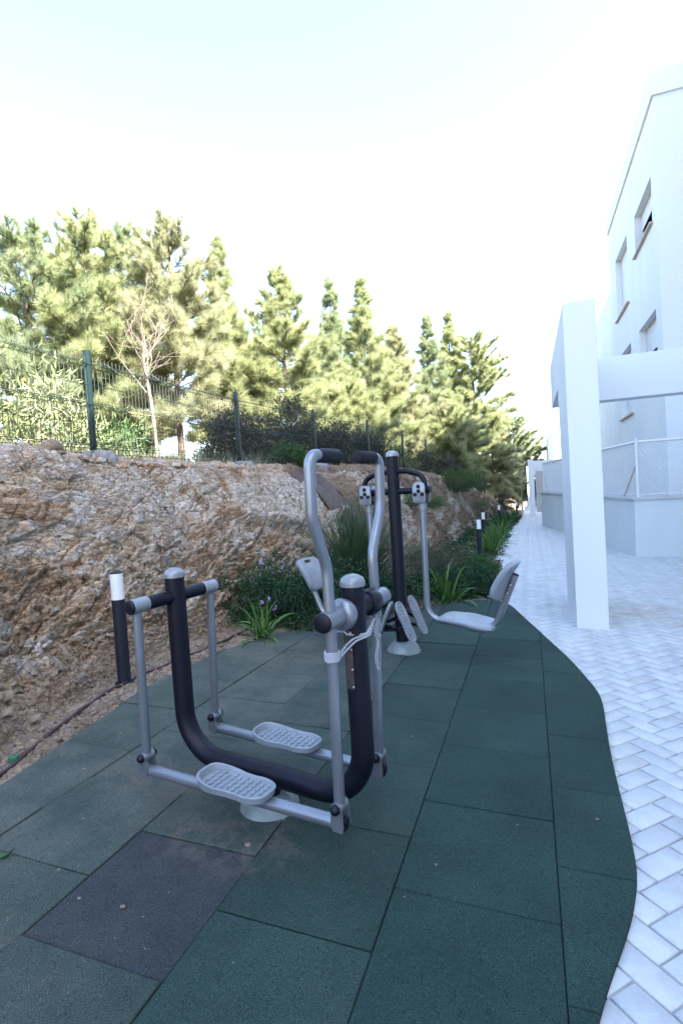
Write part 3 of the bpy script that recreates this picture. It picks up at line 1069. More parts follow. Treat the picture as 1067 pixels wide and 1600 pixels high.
# ------------------------------------------------------------------ seated pendulum machine (far machine)
def swing_machine():
    ox, oy = -0.997, 4.051
    t = thing('pendulum_machine', 'tall blue black exercise post with two hanging grey seats and slanted pedals', 'exercise machine',
              (ox, oy, gz(ox, oy) + 0.008), (0, 0, -0.2))
    fr = MB()
    fr.rod((0, 0, 0.05), (0, 0, 1.535), 0.049, 30)
    # crossbar and arch
    fr.rod((-0.30, 0, 1.262), (0.30, 0, 1.262), 0.0255, 20)
    fr.tube(fillet([(-0.262, 0, 1.262), (-0.250, 0, 1.375), (-0.12, 0, 1.415), (0, 0, 1.42), (0.12, 0, 1.415), (0.250, 0, 1.375), (0.262, 0, 1.262)], [.12, .2, 5, .2, .12], 8), 0.021, 20)
    # pedal carriers
    for s in (-1, 1):
        fr.rod((0, -0.13, 0.285), (0, 0.13, 0.285), 0.016, 14)
        fr.tube([(s * 0.03, -0.13, 0.22), (s * 0.085, -0.105, 0.215)], 0.014, 12)
        fr.tube([(0, -0.12, 0.20), (0, 0.12, 0.20)], 0.014, 12)
        for v in (-0.105, 0.105):
            fr.tube([(0, v, 0.285), (s * 0.07, v, 0.255)], 0.014, 12)
            fr.tube([(0, v, 0.20), (s * 0.10, v, 0.185)], 0.014, 12)
    fr.build('frame', M['navy'], t)
    MB().dome((0, 0, 1.535), (0, 0, 1), 0.0525, 0.038, 28, 7, 0.010).build('post_cap', M['cap'], t)
    MB().lathe((0, 0, 0), [(0.140, -0.006), (0.140, 0.004), (0.136, 0.010), (0.122, 0.040), (0.100, 0.066), (0.075, 0.080), (0.052, 0.084)], 40).build('base_flange', M['flange'], t)
    for s in (-1, 1):
        for v in (-0.116, 0.116):
            xf = Matrix.Translation((s * 0.088, v, 0.268)) @ Matrix.Rotation(-0.16 if s > 0 else PI + 0.10, 4, 'Z') @ Matrix.Rotation(math.radians(66), 4, 'Y')
            pedal_mb(0.325, 0.112, xf, 0.0075, 0.008, 0.80).build('pedal', M['plastic'], t, 35)
    for s in (-1, 1):
        ux = 0.222 * s + (0.008 if s > 0 else -0.006)
        # hub with two knobbed cheek plates
        a = MB().tube(fillet([(ux, 0, 1.14), (ux - .010 * s, 0, 0.275), (ux + 0.50 * s, 0, 0.232), (ux + 0.665 * s, 0, 0.63)], [0.125, 0.115], 12), 0.0232, 22).build('seat_arm', M['silver'], t)
        MB().rod((ux, 0, 1.105), (ux, 0, 1.17), 0.0285, 22, .002).build('collar', M['cap'], a)
        for v0, v1 in ((-0.062, -0.050), (0.036, 0.048)):
            pl = []
            for k in range(21):
                q = PI * k / 20
                pl.append((ux + math.copysign(abs(math.cos(q)) ** 0.62, math.cos(q)) * 0.051, 1.262 + 0.060 * math.sin(q) ** 0.62))
            for k in range(7):
                q = PI + PI / 2 * k / 6
                pl.append((ux - 0.033 + 0.018 * math.cos(q), 1.184 + 0.018 * math.sin(q)))
            for k in range(7):
                q = 1.5 * PI + PI / 2 * k / 6
                pl.append((ux + 0.033 + 0.018 * math.cos(q), 1.184 + 0.018 * math.sin(q)))
            sh = lambda f, y: [(ux + (p[0] - ux) * f, y, 1.245 + (p[1] - 1.245) * f) for p in pl]
            pb = MB().loops([sh(0.94, v0), sh(1, v0 + .003), sh(1, v1 - .003), sh(0.94, v1)]).build('hub_plate', M['cap'], a)
            if v0 < 0:
                for du, dz in ((0, 0.045), (0, 0.010), (-0.029, -0.014), (0.029, -0.014)):
                    MB().dome((ux + du, v0, 1.245 + dz), (0, -1, 0), 0.0145, 0.009, 16, 5, 0.006).build('knob', M['knob'], pb)
        bl = MB().rod((ux, -0.052, 1.262), (ux, 0.038, 1.262), 0.030, 22)
        bl.box((ux - .030, -0.050, 1.165), (ux + .030, 0.036, 1.20), 0.004)
        bl.build('bearing', M['knob'], a)
        # saddle seat
        rings = []
        ns, nk = 22, 32
        for i in range(ns):
            f = i / (ns - 1)
            u = ux + s * (0.105 + 0.405 * f)
            ez = math.sin(PI * min(1, max(0, f))) ** 0.35 if 0 < f < 1 else 0.0
            ez = max(0.25, ez)
            w = np.interp(f, [0, .12, .35, .6, .85, 1], [.125, .140, .145, .155, .160, .145]) * (0.82 + 0.18 * ez)
            zc = 0.288 + np.interp(f, [0, .15, .4, .65, .85, 1], [.012, .016, .004, -.016, -.010, -.004]) - 0.035 * f
            th = np.interp(f, [0, .5, 1], [.032, .032, .038]) * ez
            ring = []
            for k in range(nk):
                q = 2 * PI * k / nk
                cy_, sz = math.copysign(abs(math.cos(q)) ** 0.7, math.cos(q)), math.copysign(abs(math.sin(q)) ** 0.8, math.sin(q))
                v = w * cy_
                dish = 0.030 * (abs(cy_) ** 2.2) * math.exp(-((f - .62) / .3) ** 2) - 0.012 * (1 - abs(cy_)) * math.exp(-((f - .6) / .3) ** 2)
                ring.append((u, v, zc + th * sz + dish))
            rings.append(ring)
        if s < 0:
            rings = [r[::-1] for r in rings]
        MB().loops(rings).build('seat', M['plastic'], a, 60)
        # backrest: curved shell with a hand slot
        tilt = math.radians(24)
        nk = 56
        def rr(hw, hh, k, p=0.42, ox_=0, oz_=0):
            q = 2 * PI * k / nk
            return (math.copysign(abs(math.cos(q)) ** p, math.cos(q)) * hw + ox_, math.copysign(abs(math.sin(q)) ** p, math.sin(q)) * hh + oz_)
        outer = [rr(0.150, 0.150, k) for k in range(nk)]
        inner = [rr(0.048, 0.014, k, 0.5, 0, 0.112) for k in range(nk)]
        def lay(f, dep, shrink=1.0):
            out = []
            for k in range(nk):
                x = inner[k][0] + (outer[k][0] * shrink - inner[k][0]) * f
                z = inner[k][1] + (outer[k][1] * shrink - inner[k][1]) * f
                bul = 0.020 * math.cos(z / 0.15 * 1.3) + 0.055 * (x / 0.15) ** 2 * (0.6 - 0.4 * z / 0.15)
                # local: x across, z up, y towards the sitter is -s*u
                d = dep - 0.0 + bul
                p = Vector((-d, x, z))
                p = Matrix.Rotation(tilt, 3, 'Y') @ p
                out.append((ux + s * (0.622 + p.x), p.y, 0.585 + p.z))
            return out
        th = 0.020
        rings = [lay(0, th), lay(0.03, th + .004), lay(0.3, th + .004), lay(0.65, th + .004), lay(0.92, th + .003), lay(0.985, th - .004), lay(1, th - .012), lay(1, -th + .012), lay(0.98, -th + .004), lay(0.92, -th), lay(0.65, -th), lay(0.3, -th), lay(0.03, -th), lay(0, -th + .003), lay(0, th)]
        if s < 0:
            rings = [r[::-1] for r in rings]
        MB().loops(rings, False, False).build('backrest', M['plastic'], a, 50)
        bk = MB()
        e0, e1 = Vector((ux + s * 0.598, 0, 0.468)), Vector((ux + s * 0.650, 0, 0.595))
        bk.tube([e0 + Vector((-s * .03, 0, .012)), e0], 0.020, 14)
        bk.build('back_mount', M['plastic'], a)
        MB().tube([e1 + Vector((-s * .03, 0, .012)), e1], 0.012, 12).build('back_mount', M['plastic'], a)
        for z_, du in ((0.50, 0.606), (0.56, 0.632)):
            MB().dome((ux + s * du, -0.022, z_), (0, -1, 0), 0.008, 0.005, 12, 4).build('bolt', M['steel'], a)
        d = Vector((s * 0.165, 0, 0.398)).normalized()
        MB().dome((ux + 0.665 * s, 0, 0.63), d, 0.0235, 0.004, 18, 4, 0.006).build('end_plug', M['knob'], a)


swing_machine()

# ------------------------------------------------------------------ bollard lights
def bollard(x, y, z, h, label, r=0.043):
    t = thing('bollard_light', label, 'bollard light', (x, y, z), None, 'bollard lights along the foot of the bank')
    b = MB().rod((0, 0, 0.0), (0, 0, h - 0.185), r, 24)
    b.build('post', M['lamp_dark'], t)
    MB().lathe((0, 0, 0), [(r + .022, -0.02), (r + .022, 0.006), (r + .018, 0.010), (r, 0.012)], 24).build('base_plate', M['lamp_dark'], t)
    MB().rod((0, 0, h - 0.185), (0, 0, h - 0.008), r * 0.985, 24).build('diffuser', M['diffuser'], t)
    MB().rod((0, 0, h - 0.008), (0, 0, h), r + .001, 24, 0.002).build('cap', M['lamp_dark'], t)
    return t


bollard(-2.665, 2.86, gz(-2.66, 2.86) + 0.005, 0.765, 'dark bollard light with white head at the rock face beside the cross trainer')
for x, y, ztop, lb in ((-0.927, 10.2, 0.594, 'dark bollard light rising from the bushes behind the hanging seat'),
                       (-1.151, 14.0, 0.526, 'bollard light half hidden just behind the one by the seat'),
                       (-1.108, 20.5, 0.426, 'small bollard light on bare slope above the path plants'),
                       (-0.636, 27.0, 0.262, 'tiny farthest bollard light at the end of the planted strip')):
    bollard(x, y, ztop - 0.76, 0.76, lb)

# ------------------------------------------------------------------ wire fence on the crest
def wire_fence():
    t = thing('wire_fence', 'green folded wire mesh fence with square posts along the bank crest', 'fence', (0, 0, 0))
    PX = [(x, y, z) for x, y, z in zip(X_F, Y_F, Z_F)][:11]
    H = 1.05
    for i, (x, y, z) in enumerate(PX):
        ang = 0.06
        xf = Matrix.Translation((x, y, z)) @ Matrix.Rotation(ang, 4, 'Z')
        MB().box((-0.028, -0.022, -0.3), (0.028, 0.022, H + 0.03), 0.004, xf).build('post', M['fence'], t)
        if i in (2, 3, 4):
            r = random.Random(i)
            rings = []
            zb = bank_z(x + 0.05, y)
            for (q, zz) in ((0.26, -0.10), (0.25, 0.02), (0.20, 0.055), (0.10, 0.07), (0.02, 0.072)):
                rings.append([(x + 0.06 + q * 0.75 * math.cos(2 * PI * k / 18) * (0.8 + .35 * math.sin(k * 2.1 + i)) , y + q * math.sin(2 * PI * k / 18) * (0.85 + .2 * math.sin(k * 1.3)), zb + zz + r.uniform(-.012, .012)) for k in range(18)])
            MB().loops(rings).build('concrete_footing', M['concrete'], t)
    for i in range(len(PX) - 1):
        a, b = Vector(PX[i]), Vector(PX[i + 1])
        d = (b - a)
        n = Vector((d.y, -d.x, 0)).normalized()
        mb = MB()
        nv = 52
        prof = [(0.02, 0), (0.08, 0.0), (0.105, 0.035), (0.13, 0.0), (0.50, 0.0), (0.525, 0.035), (0.55, 0.0), (0.91, 0.0), (0.935, 0.035), (0.96, 0.0), (1.02, 0.0)]
        sg = 4 if i < 4 else 3
        for k in range(nv):
            f = (k + 0.5) / nv
            if i > 5 and k % 2:
                continue
            p = a + d * f
            mb.tube([p + n * o + Vector((0, 0, z)) for z, o in prof], 0.0033, sg)
        for z, o in ((0.03, 0), (0.08, 0), (0.105, .035), (0.13, 0), (0.33, 0), (0.50, 0), (0.525, .035), (0.55, 0), (0.73, 0), (0.91, 0), (0.935, .035), (0.96, 0)):
            mb.tube([a + n * (o + .004) + Vector((0, 0, z)), b + n * (o + .004) + Vector((0, 0, z))], 0.0030, sg)
        mb.build('wire_panel', M['wire'], t, 0)


wire_fence()

# ------------------------------------------------------------------ white frames, walls and buildings
def pergola(x0, y0, label, depth=1.25, yend=2.86, zg=None, xlen=6.0, w=0.262):
    z = gz(x0, y0) if zg is None else zg
    t = thing('pergola_frame', label, 'pergola', (x0, y0, z), None, 'white concrete frames along the path')
    top, bot = 2.89, 2.34
    MB().box((0, 0, -0.15), (w, depth, top), 0.006).build('pillar', M['white'], t, 0)
    MB().box((0, depth, bot), (w, yend - 0.30, top), 0.003).build('side_beam', M['white'], t, 0)
    MB().box((0, yend - 0.30, bot), (xlen, yend - 0.02, top), 0.003).build('cross_beam', M['white'], t, 0)
    return t


pergola(0.345, 5.14, 'massive white pergola frame with a broad pillar right beside the mat', 1.25, 2.9, None, 4.15)
pergola(-0.03, 27.3, 'small white pergola frame straddling the far end of the path', 0.4, 2.6, -0.62, 2.4)
pergola(-0.12, 34.5, 'farthest white pergola frame, half behind the small one', 0.4, 2.6, -0.75, 2.4)

sb = thing('service_screen', 'grey panel screen standing behind the far pergola pillars', 'screen', (0.35, 33.0, -0.75))
MB().box((0.0, 0, 0), (1.5, 0.08, 1.25), 0.01).build('lower_panel', M['gate'], sb, 0)
MB().box((0.0, 0, 1.27), (1.5, 0.08, 2.55), 0.01).build('upper_panel', M['gate'], sb, 0)
MB().box((-0.02, -0.03, 2.55), (1.55, 0.1, 2.62), 0.005).build('top_rail', M['lamp_dark'], sb, 0)

# terrace wall with coping and chain-link fence
TW = [(0.372, 20.08), (1.766, 10.77), (4.55, 11.02)]
tw = thing('terrace_wall', 'low white garden wall with stone coping turning a corner behind the pillar', 'wall', (1.766, 10.77, 0))
zt = 0.83
def wall_seg(p, q, th, z0, z1, out=0.0):
    p, q = Vector(p), Vector(q)
    d = (q - p).normalized()
    n = Vector((-d.y, d.x))
    return [(p - n * out, q - n * out), (p + n * th, q + n * th)]
def prism(poly, z0, z1):
    m = len(poly)
    vs = [(x, y, z0) for x, y in poly] + [(x, y, z1) for x, y in poly]
    fs = [tuple(range(m - 1, -1, -1)), tuple(range(m, 2 * m))] + [(i, (i + 1) % m, m + (i + 1) % m, m + i) for i in range(m)]
    return vs, fs
def off_poly(pts, d):
    """offset an open polyline to the left by d"""
    pts = [Vector(p) for p in pts]
    res = []
    for i in range(len(pts)):
        a = pts[max(0, i - 1)]; b = pts[i]; c = pts[min(len(pts) - 1, i + 1)]
        n1 = (b - a if i else c - b).normalized(); n2 = (c - b if i < len(pts) - 1 else b - a).normalized()
        n1 = Vector((-n1.y, n1.x)); n2 = Vector((-n2.y, n2.x))
        bb = (n1 + n2).normalized()
        res.append(tuple(b + bb * d / max(.3, bb.dot(n1))))
    return res
full = [(4.0, 20.3)] + TW
L0 = tuple(Vector((1.766, 10.77)) * 0)
def rel(poly):
    return [(x - 1.766, y - 10.77) for x, y in poly]
vs, fs = prism(rel(full + off_poly(full, 0.20)[::-1]), -1.1, zt - 0.045)
MB().add(vs, fs).build('wall', M['white_wall'], tw, 0)
vs, fs = prism(rel(off_poly(full, -0.035) + off_poly(full, 0.235)[::-1]), zt - 0.045, zt)
MB().add(vs, fs).build('coping', M['coping'], tw, 0)

cf = thing('chain_link_fence', 'white chain-link fence with tubular posts standing on the terrace wall', 'fence', (1.766, 10.77, zt))
cl = off_poly(full, 0.10)
H = 1.02
for i in range(1, len(cl) - 1 + 0):
    a, b = Vector(cl[i]) - Vector((1.766, 10.77)), Vector(cl[i + 1]) - Vector((1.766, 10.77))
    d = b - a
    L = d.length
    d.normalize()
    mb = MB()
    sp = 0.055
    n = int(L / sp)
    nn = Vector((-d.y, d.x, 0)) * 0.003
    for k in range(-int(H / sp), n + 1):
        for s in (1, -1):
            x0 = k * sp if s > 0 else k * sp + H
            x1 = x0 + s * H
            z0_, z1_ = 0.0, H
            # clip in x
            if s > 0:
                if x0 < 0: z0_ = -x0; x0 = 0
                if x1 > L: z1_ = H - (x1 - L); x1 = L
            else:
                if x0 > L: z0_ = x0 - L; x0 = L
                if x1 < 0: z1_ = H + x1; x1 = 0
            if z1_ - z0_ < 0.03:
                continue
            p, q = a + d * x0, a + d * x1
            mb.tube([Vector((p.x, p.y, z0_ + .01)) + nn * s, Vector((q.x, q.y, z1_ + .01)) + nn * s], 0.0042, 3, False)
    mb.build('wire_mesh', M['whitewire'], cf, 0)
    ts = MB()
    for z in (0.04, H - 0.02):
        ts.tube([(a.x, a.y, z), (b.x, b.y, z)], 0.010 if z < .5 else 0.022, 10)
    ts.build('rail', M['whitewire'], cf)
    ends = [0, L * 0.5, L] if i == 1 else [L]
    for e in ends:
        p = a + d * e
        MB().rod((p.x, p.y, 0), (p.x, p.y, H + 0.05), 0.028, 14, 0.004).build('post', M['whitewire'], cf)
for (i, f) in ((1, 1.0), (1, 0.0)):
    a, b = Vector(cl[i]) - Vector((1.766, 10.77)), Vector(cl[i + 1]) - Vector((1.766, 10.77))
    d = (b - a).normalized()
    p = b if f else a
    q = p - d * 0.75 if f else p + d * 0.75
    MB().tube([(p.x, p.y, 0.62), (q.x, q.y, 0.0)], 0.016, 10).build('brace', M['sill'], cf)


def facade(mb, x, y0, y1, z0, z1, holes, dep, back=None):
    """wall in the plane X = x facing -X with rectangular openings and reveals"""
    ys = sorted({y0, y1, *[h[0] for h in holes], *[h[1] for h in holes]})
    zs = sorted({z0, z1, *[h[2] for h in holes], *[h[3] for h in holes]})
    for i in range(len(ys) - 1):
        for j in range(len(zs) - 1):
            a, b, c, d = ys[i], ys[i + 1], zs[j], zs[j + 1]
            if any(a >= h[0] - 1e-6 and b <= h[1] + 1e-6 and c >= h[2] - 1e-6 and d <= h[3] + 1e-6 for h in holes):
                continue
            mb.add([(x, a, c), (x, b, c), (x, b, d), (x, a, d)], [(3, 2, 1, 0)])
    for a, b, c, d in holes:
        X = x + dep
        mb.add([(x, a, c), (x, b, c), (x, b, d), (x, a, d), (X, a, c), (X, b, c), (X, b, d), (X, a, d)],
               [(0, 1, 5, 4), (1, 2, 6, 5), (2, 3, 7, 6), (3, 0, 4, 7)])


bd = thing('apartment_building', 'white three-storey apartment block with shuttered windows on the right', 'building', (2.9, 13.5, 0))
BX, BY = 2.9, 13.5
HOLES = [(0.53, 2.55, 6.93, 7.95, 0.30), (3.68, 5.75, 6.15, 8.02, 0.0), (0.53, 2.50, 4.0, 4.99, 0.14), (3.68, 5.75, 3.02, 5.0, 0.05)]
mb = MB()
facade(mb, 0, 0, 6.9, -1.2, 9.36, [h[:4] for h in HOLES], 0.26)
mb.add([(0, 0, -1.2), (1.6, 0, -1.2), (1.6, 0, 9.36), (0, 0, 9.36)], [(0, 1, 2, 3)])
mb.add([(0, 6.9, -1.2), (1.15, 6.9, -1.2), (1.15, 6.9, 9.36), (0, 6.9, 9.36)], [(3, 2, 1, 0)])
mb.add([(0, 0, 9.36), (9, 0, 9.36), (9, 6.9, 9.36), (0, 6.9, 9.36)], [(0, 1, 2, 3)])
mb.build('wall', M['white'], bd, 0)
MB().box((-0.05, -0.05, 9.362), (9, 6.95, 9.86), 0.008).build('parapet', M['white'], bd, 0)
# rear block, and an unseen extension past the camera sized to shade the foreground
wg = MB().box((1.6, -28.5, -1.2), (10.5, 0.0, 11.4), 0.01)
wg.box((1.6, -12.0, 11.402), (10.5, 0.0, 12.9), 0.01)
wg.build('unseen_wing', M['white'], bd, 0)
MB().box((0.35, 6.9, -1.2), (9.5, 17.0, 8.3), 0.01).build('rear_block', M['white'], bd, 0)
for a, b, c, d, gap in HOLES:
    w = MB()
    fx0, fx1 = 0.20, 0.262
    fw = 0.05
    w.box((fx0, a, c), (fx1, a + fw, d), 0.003).box((fx0, b - fw, c), (fx1, b, d), 0.003)
    w.box((fx0, a + fw, c), (fx1, b - fw, c + fw), 0.003).box((fx0, a + fw, d - fw), (fx1, b - fw, d), 0.003)
    w.box((fx0 + .012, (a + b) / 2 - .03, c + fw), (fx1, (a + b) / 2 + .03, d - fw), 0.003)
    wo = w.build('window', M['frame'], bd, 0)
    MB().box((0.248, a + fw, c + fw), (0.258, b - fw, d - fw)).build('pane', M['glass'], wo, 0)
    sh = MB()
    z = d - 0.01
    while z > c + gap * (1 if gap else 0) + 0.03 + gap:
        sh.box((0.170, a + 0.012, z - 0.047), (0.192, b - 0.012, z - 0.002), 0.004)
        z -= 0.048
    sh.build('shutter', M['shutter'], wo, 0)
    MB().box((-0.075, a - 0.06, c - 0.045), (0.20, b + 0.06, c - 0.003), 0.004).build('sill', M['sill'], wo, 0)
# windows along the wing, seen only from beside the camera's place
for k in range(5):
    for zz in (1.2, 4.1, 7.0):
        y = -26 + k * 5.2
        MB().box((1.585, y, zz), (1.62, y + 1.8, zz + 1.3), 0.004).build('window', M['glass'], bd, 0)

fb = thing('far_building', 'distant white block seen between the pillar and the pines', 'building', (1.42, 34.2, 0))
MB().box((0, 0, -1.2), (9, 12, 4.4), 0.02).build('wall', M['white'], fb, 0)
for zz in (0.8, 2.6):
    MB().box((-0.02, 0.6, zz), (0.03, 2.0, zz + 1.3), 0.004).build('window', M['shutter'], fb, 0)
ew = MB().box((-0.25, 47.2, -1.4), (6, 47.5, 0.65), 0.02).build('boundary_wall', M['white_wall'], None, 0)
tag(ew, 'low sunlit white wall closing the far end of the path', 'wall')
lp = thing('lamp_post', 'thin pale lamp post far off at the end of the path', 'lamp post', (-0.52, 37.5, -0.8))
MB().tube([(0, 0, 0), (0, 0, 3.1)], [0.045, 0.03], 10).build('pole', M['palebark'], lp)
MB().box((-0.18, -0.1, 3.1), (0.18, 0.1, 3.2), 0.02).build('lamp_head', M['diffuser'], lp)

# ------------------------------------------------------------------ plants
def nrm(a):
    return a / np.maximum(1e-9, np.linalg.norm(a, axis=-1, keepdims=True))


def blades(P, D, L, Wd, rng, rnd, side=None):
    """thin triangles: base points P, directions D, lengths, widths"""
    n = len(P)
    if side is None:
        side = rng.normal(size=(n, 3))
    S = nrm(np.cross(D, side)) * (Wd[:, None] / 2)
    V = np.stack([P - S, P + S, P + D * L[:, None]], 1).reshape(-1, 3)
    F = np.arange(3 * n).reshape(n, 3)
    return V, F, rnd


def leaf_quads(P, D, L, Wd, rng, curl=0.25):
    """diamond leaves folded a little along the midrib"""
    n = len(P)
    S = nrm(np.cross(D, rng.normal(size=(n, 3))))
    U = np.cross(S, D)
    mid = P + D * (L * 0.45)[:, None]
    a = mid + S * (Wd / 2)[:, None] + U * (Wd * curl)[:, None]
    b = mid - S * (Wd / 2)[:, None] + U * (Wd * curl)[:, None]
    tip = P + D * L[:, None] - U * (L * 0.12)[:, None]
    V = np.stack([P, a, tip, b], 1).reshape(-1, 3)
    F = np.stack([np.arange(0, 4 * n, 4), np.arange(1, 4 * n, 4), np.arange(2, 4 * n, 4),
                  np.arange(0, 4 * n, 4), np.arange(2, 4 * n, 4), np.arange(3, 4 * n, 4)], 1).reshape(-1, 3)
    return V, F


def pine(x, y, z0, H, rad, c0, seed, label, mat='pine_a', shape='cone', nbr=95, lean=(0, 0), nn=62, bark='bark', droop=0.0, tr=0.085):
    rng = np.random.default_rng(seed)
    t = thing('pine_tree', label, 'tree', (x, y, z0), None, 'pines beyond the fence')
    tk = MB()
    ws = rng.normal(size=2) * 0.06
    ctr = lambda f: Vector((lean[0] * f + ws[0] * math.sin(f * 5) , lean[1] * f + ws[1] * math.sin(f * 4 + 1), H * f))
    tk.tube([ctr(k / 14) for k in range(15)], [tr * (1 - k / 15) ** 0.8 + 0.006 for k in range(15)], 10)
    SP, SD, SL = [], [], []
    ga = rng.random() * 6
    nwh = max(9, int(H * (1 - c0) / 0.36))
    wl = rng.uniform(0.80, 1.12, nwh + 1)
    for i in range(nbr):
        wi = int(rng.integers(0, nwh)) if i >= nwh * 4 else i % nwh
        g_ = min(0.985, (wi + 0.5 + rng.normal() * 0.30) / nwh)
        g_ = max(0.0, g_)
        f = c0 + (1 - c0) * g_
        if shape == 'cone':
            pr = min(1, (1 - g_) * 1.45) ** 0.95 * (0.6 + 0.4 * min(1, g_ * 4)) + 0.02
        elif shape == 'spire':
            pr = min(1, ((1 - g_) * 1.28) ** 1.15) * (0.7 + 0.3 * min(1, g_ * 5)) + 0.03
        else:
            pr = math.sin(PI * min(1, 0.14 + g_ * 0.82)) ** 0.8 + 0.03
        pr *= wl[wi]
        L = rad * pr * rng.uniform(0.45, 1.12)
        ga += 2.4 + rng.normal() * 0.35
        el = math.radians(np.interp(g_, [0, .5, 1], [0, 14, 34]) + rng.normal() * 14)
        base = ctr(f)
        pts = []
        d = Vector((math.cos(ga) * math.cos(el), math.sin(ga) * math.cos(el), math.sin(el)))
        p = base.copy()
        ns = 5
        for k in range(ns + 1):
            pts.append(p.copy())
            d2 = d + Vector((0, 0, (0.10 - droop) * k * 0.5)) + Vector(rng.normal(size=3) * 0.16)
            p = p + d2.normalized() * (L / ns)
        if L > 0.12:
            tk.tube(pts, [max(0.004, 0.013 * (L / rad) * (1 - k / (ns + 1)) + 0.004) for k in range(ns + 1)], 5, False)
        nsub = max(2, int(2 + L * 8.5))
        for q in range(nsub):
            fq = 0.28 + 0.72 * (q + rng.random() * .6) / nsub
            k = min(ns - 1, int(fq * ns))
            b = pts[k].lerp(pts[k + 1], fq * ns - k)
            ax = (pts[k + 1] - pts[k]).normalized()
            sd = ax.cross(Vector((0, 0, 1))).normalized() * (1 if q % 2 else -1)
            dd = (ax * rng.uniform(.5, 1.0) + sd * rng.uniform(.2, 1.0) + Vector((0, 0, rng.uniform(-.15, .55)))).normalized()
            ln = rng.uniform(0.16, 0.34) * (0.75 + 0.35 * (1 - fq)) * (1 - 0.45 * g_)
            SP.append(b); SD.append(dd); SL.append(ln)
            if rng.random() < 0.6:
                b2 = b + dd * ln * 0.6
                dd2 = (dd + Vector(rng.normal(size=3) * 0.55) + Vector((0, 0, .15))).normalized()
                SP.append(b2); SD.append(dd2); SL.append(ln * 0.75)
        for q in range(3):
            SP.append(pts[-1]); SD.append(((pts[-1] - pts[-2]).normalized() + Vector(rng.normal(size=3) * 0.30) + Vector((0, 0, .25))).normalized()); SL.append(rng.uniform(0.20, 0.38) * (1 - 0.55 * g_))
    # leader
    for k in range(4):
        SP.append(ctr(1 - 0.03 * k)); SD.append(Vector((rng.normal() * .12, rng.normal() * .12, 1)).normalized()); SL.append(0.16)
    tk.build('trunk', M[bark], t)
    SP, SD, SL = np.array(SP), np.array(SD), np.array(SL)
    n = len(SP)
    u = rng.random((n, nn))
    base = SP[:, None, :] + SD[:, None, :] * (SL[:, None] * u)[:, :, None]
    rad_ = nrm(rng.normal(size=(n, nn, 3)))
    D = nrm(SD[:, None, :] * rng.uniform(0.55, 1.15, (n, nn, 1)) + rad_ * 0.72 + np.array([0, 0, 0.12]))
    zf = np.clip((SP[:, 2] / H - 0.5) * 2, 0, 1)[:, None]
    sc = rng.uniform(0.13, 0.27, (n, nn)) * (1 - 0.45 * zf)
    sh = rng.random(n)
    col = np.clip(0.65 * sh[:, None] + 0.45 * rng.random((n, nn)) - 0.05, 0, 1)
    far = max(1.0, math.hypot(x, y) / 13)
    V, F, r = blades(base.reshape(-1, 3), D.reshape(-1, 3), sc.ravel() * min(1.3, far ** .5), np.full(n * nn, 0.0066) * far ** 0.8, rng, col.ravel())
    np_mesh('crown', V, F, M[mat], t, {'rnd': ('FACE', r)})
    return t


def gnd(x, y):
    return bank_z(x, y) - 0.05


PINES = [
    # x, y, height top z, radius, crown start, shape, label, mat
    (-9.9, 8.6, 7.1, 1.55, .26, 'round', 'bushy pine at the left edge behind the leafy shrub', 'pine_b', 3),
    (-9.2, 9.6, 7.7, 1.35, .26, 'round', 'tall fluffy pine rising over the first fence post', 'pine_a', 1),
    (-9.6, 11.4, 8.3, 1.25, .26, 'round', 'dark sided pine right of the first fence post', 'pine_b', 2),
    (-7.35, 10.2, 7.5, 1.05, .24, 'round', 'slim sparse pine directly behind the bare white tree', 'pine_c', 4),
    (-7.75, 13.0, 8.45, 1.25, .14, 'spire', 'pointed pine with a thin leader right of the bare tree', 'pine_a', 5),
    (-6.45, 14.0, 7.8, 1.75, .10, 'cone', 'broad cone shaped yellow green pine above the dark bushes', 'pine_a', 6),
    (-6.85, 19.0, 9.3, 1.45, .10, 'spire', 'narrow spired pine behind the broad yellow green one', 'pine_b', 7),
    (-5.75, 20.0, 9.45, 1.95, .08, 'spire', 'tallest looking slender spired pine in the middle of the row', 'pine_a', 8),
    (-5.0, 21.5, 7.9, 1.65, .08, 'cone', 'blunt topped pine above the far machine post', 'pine_c', 9),
    (-4.3, 26.0, 9.5, 1.75, .10, 'spire', 'dark tipped pine right of the blunt topped one', 'pine_b', 10),
    (-3.5, 27.5, 10.0, 1.75, .12, 'spire', 'tall pale pine left of the open crowned tree', 'pine_a', 11),
    (-2.45, 28.0, 8.7, 1.65, .30, 'round', 'open crowned pine on a dark bare trunk nearest the path', 'pine_a', 12),
    (-1.9, 31.5, 4.6, 1.35, .04, 'round', 'low drooping cream sunlit pine under the open crowned tree', 'pine_c', 13),
    (-0.95, 45.0, 6.2, 2.3, .05, 'round', 'farthest pine at the end of the path beside the small frame', 'pine_b', 14),
    (-8.6, 15.6, 6.6, 1.7, .08, 'cone', 'low pine filling the gap behind the pointed one', 'pine_c', 15),
    (-3.1, 23.0, 5.3, 1.5, .08, 'cone', 'short pine just behind the fence under the dark tipped one', 'pine_a', 16),
    (-5.6, 16.5, 5.4, 1.5, .06, 'cone', 'short yellow pine behind the third and fourth fence posts', 'pine_a', 17),
    (-11.5, 12.5, 6.9, 1.7, .1, 'round', 'rear pine glimpsed between the two left pines', 'pine_c', 18),
]
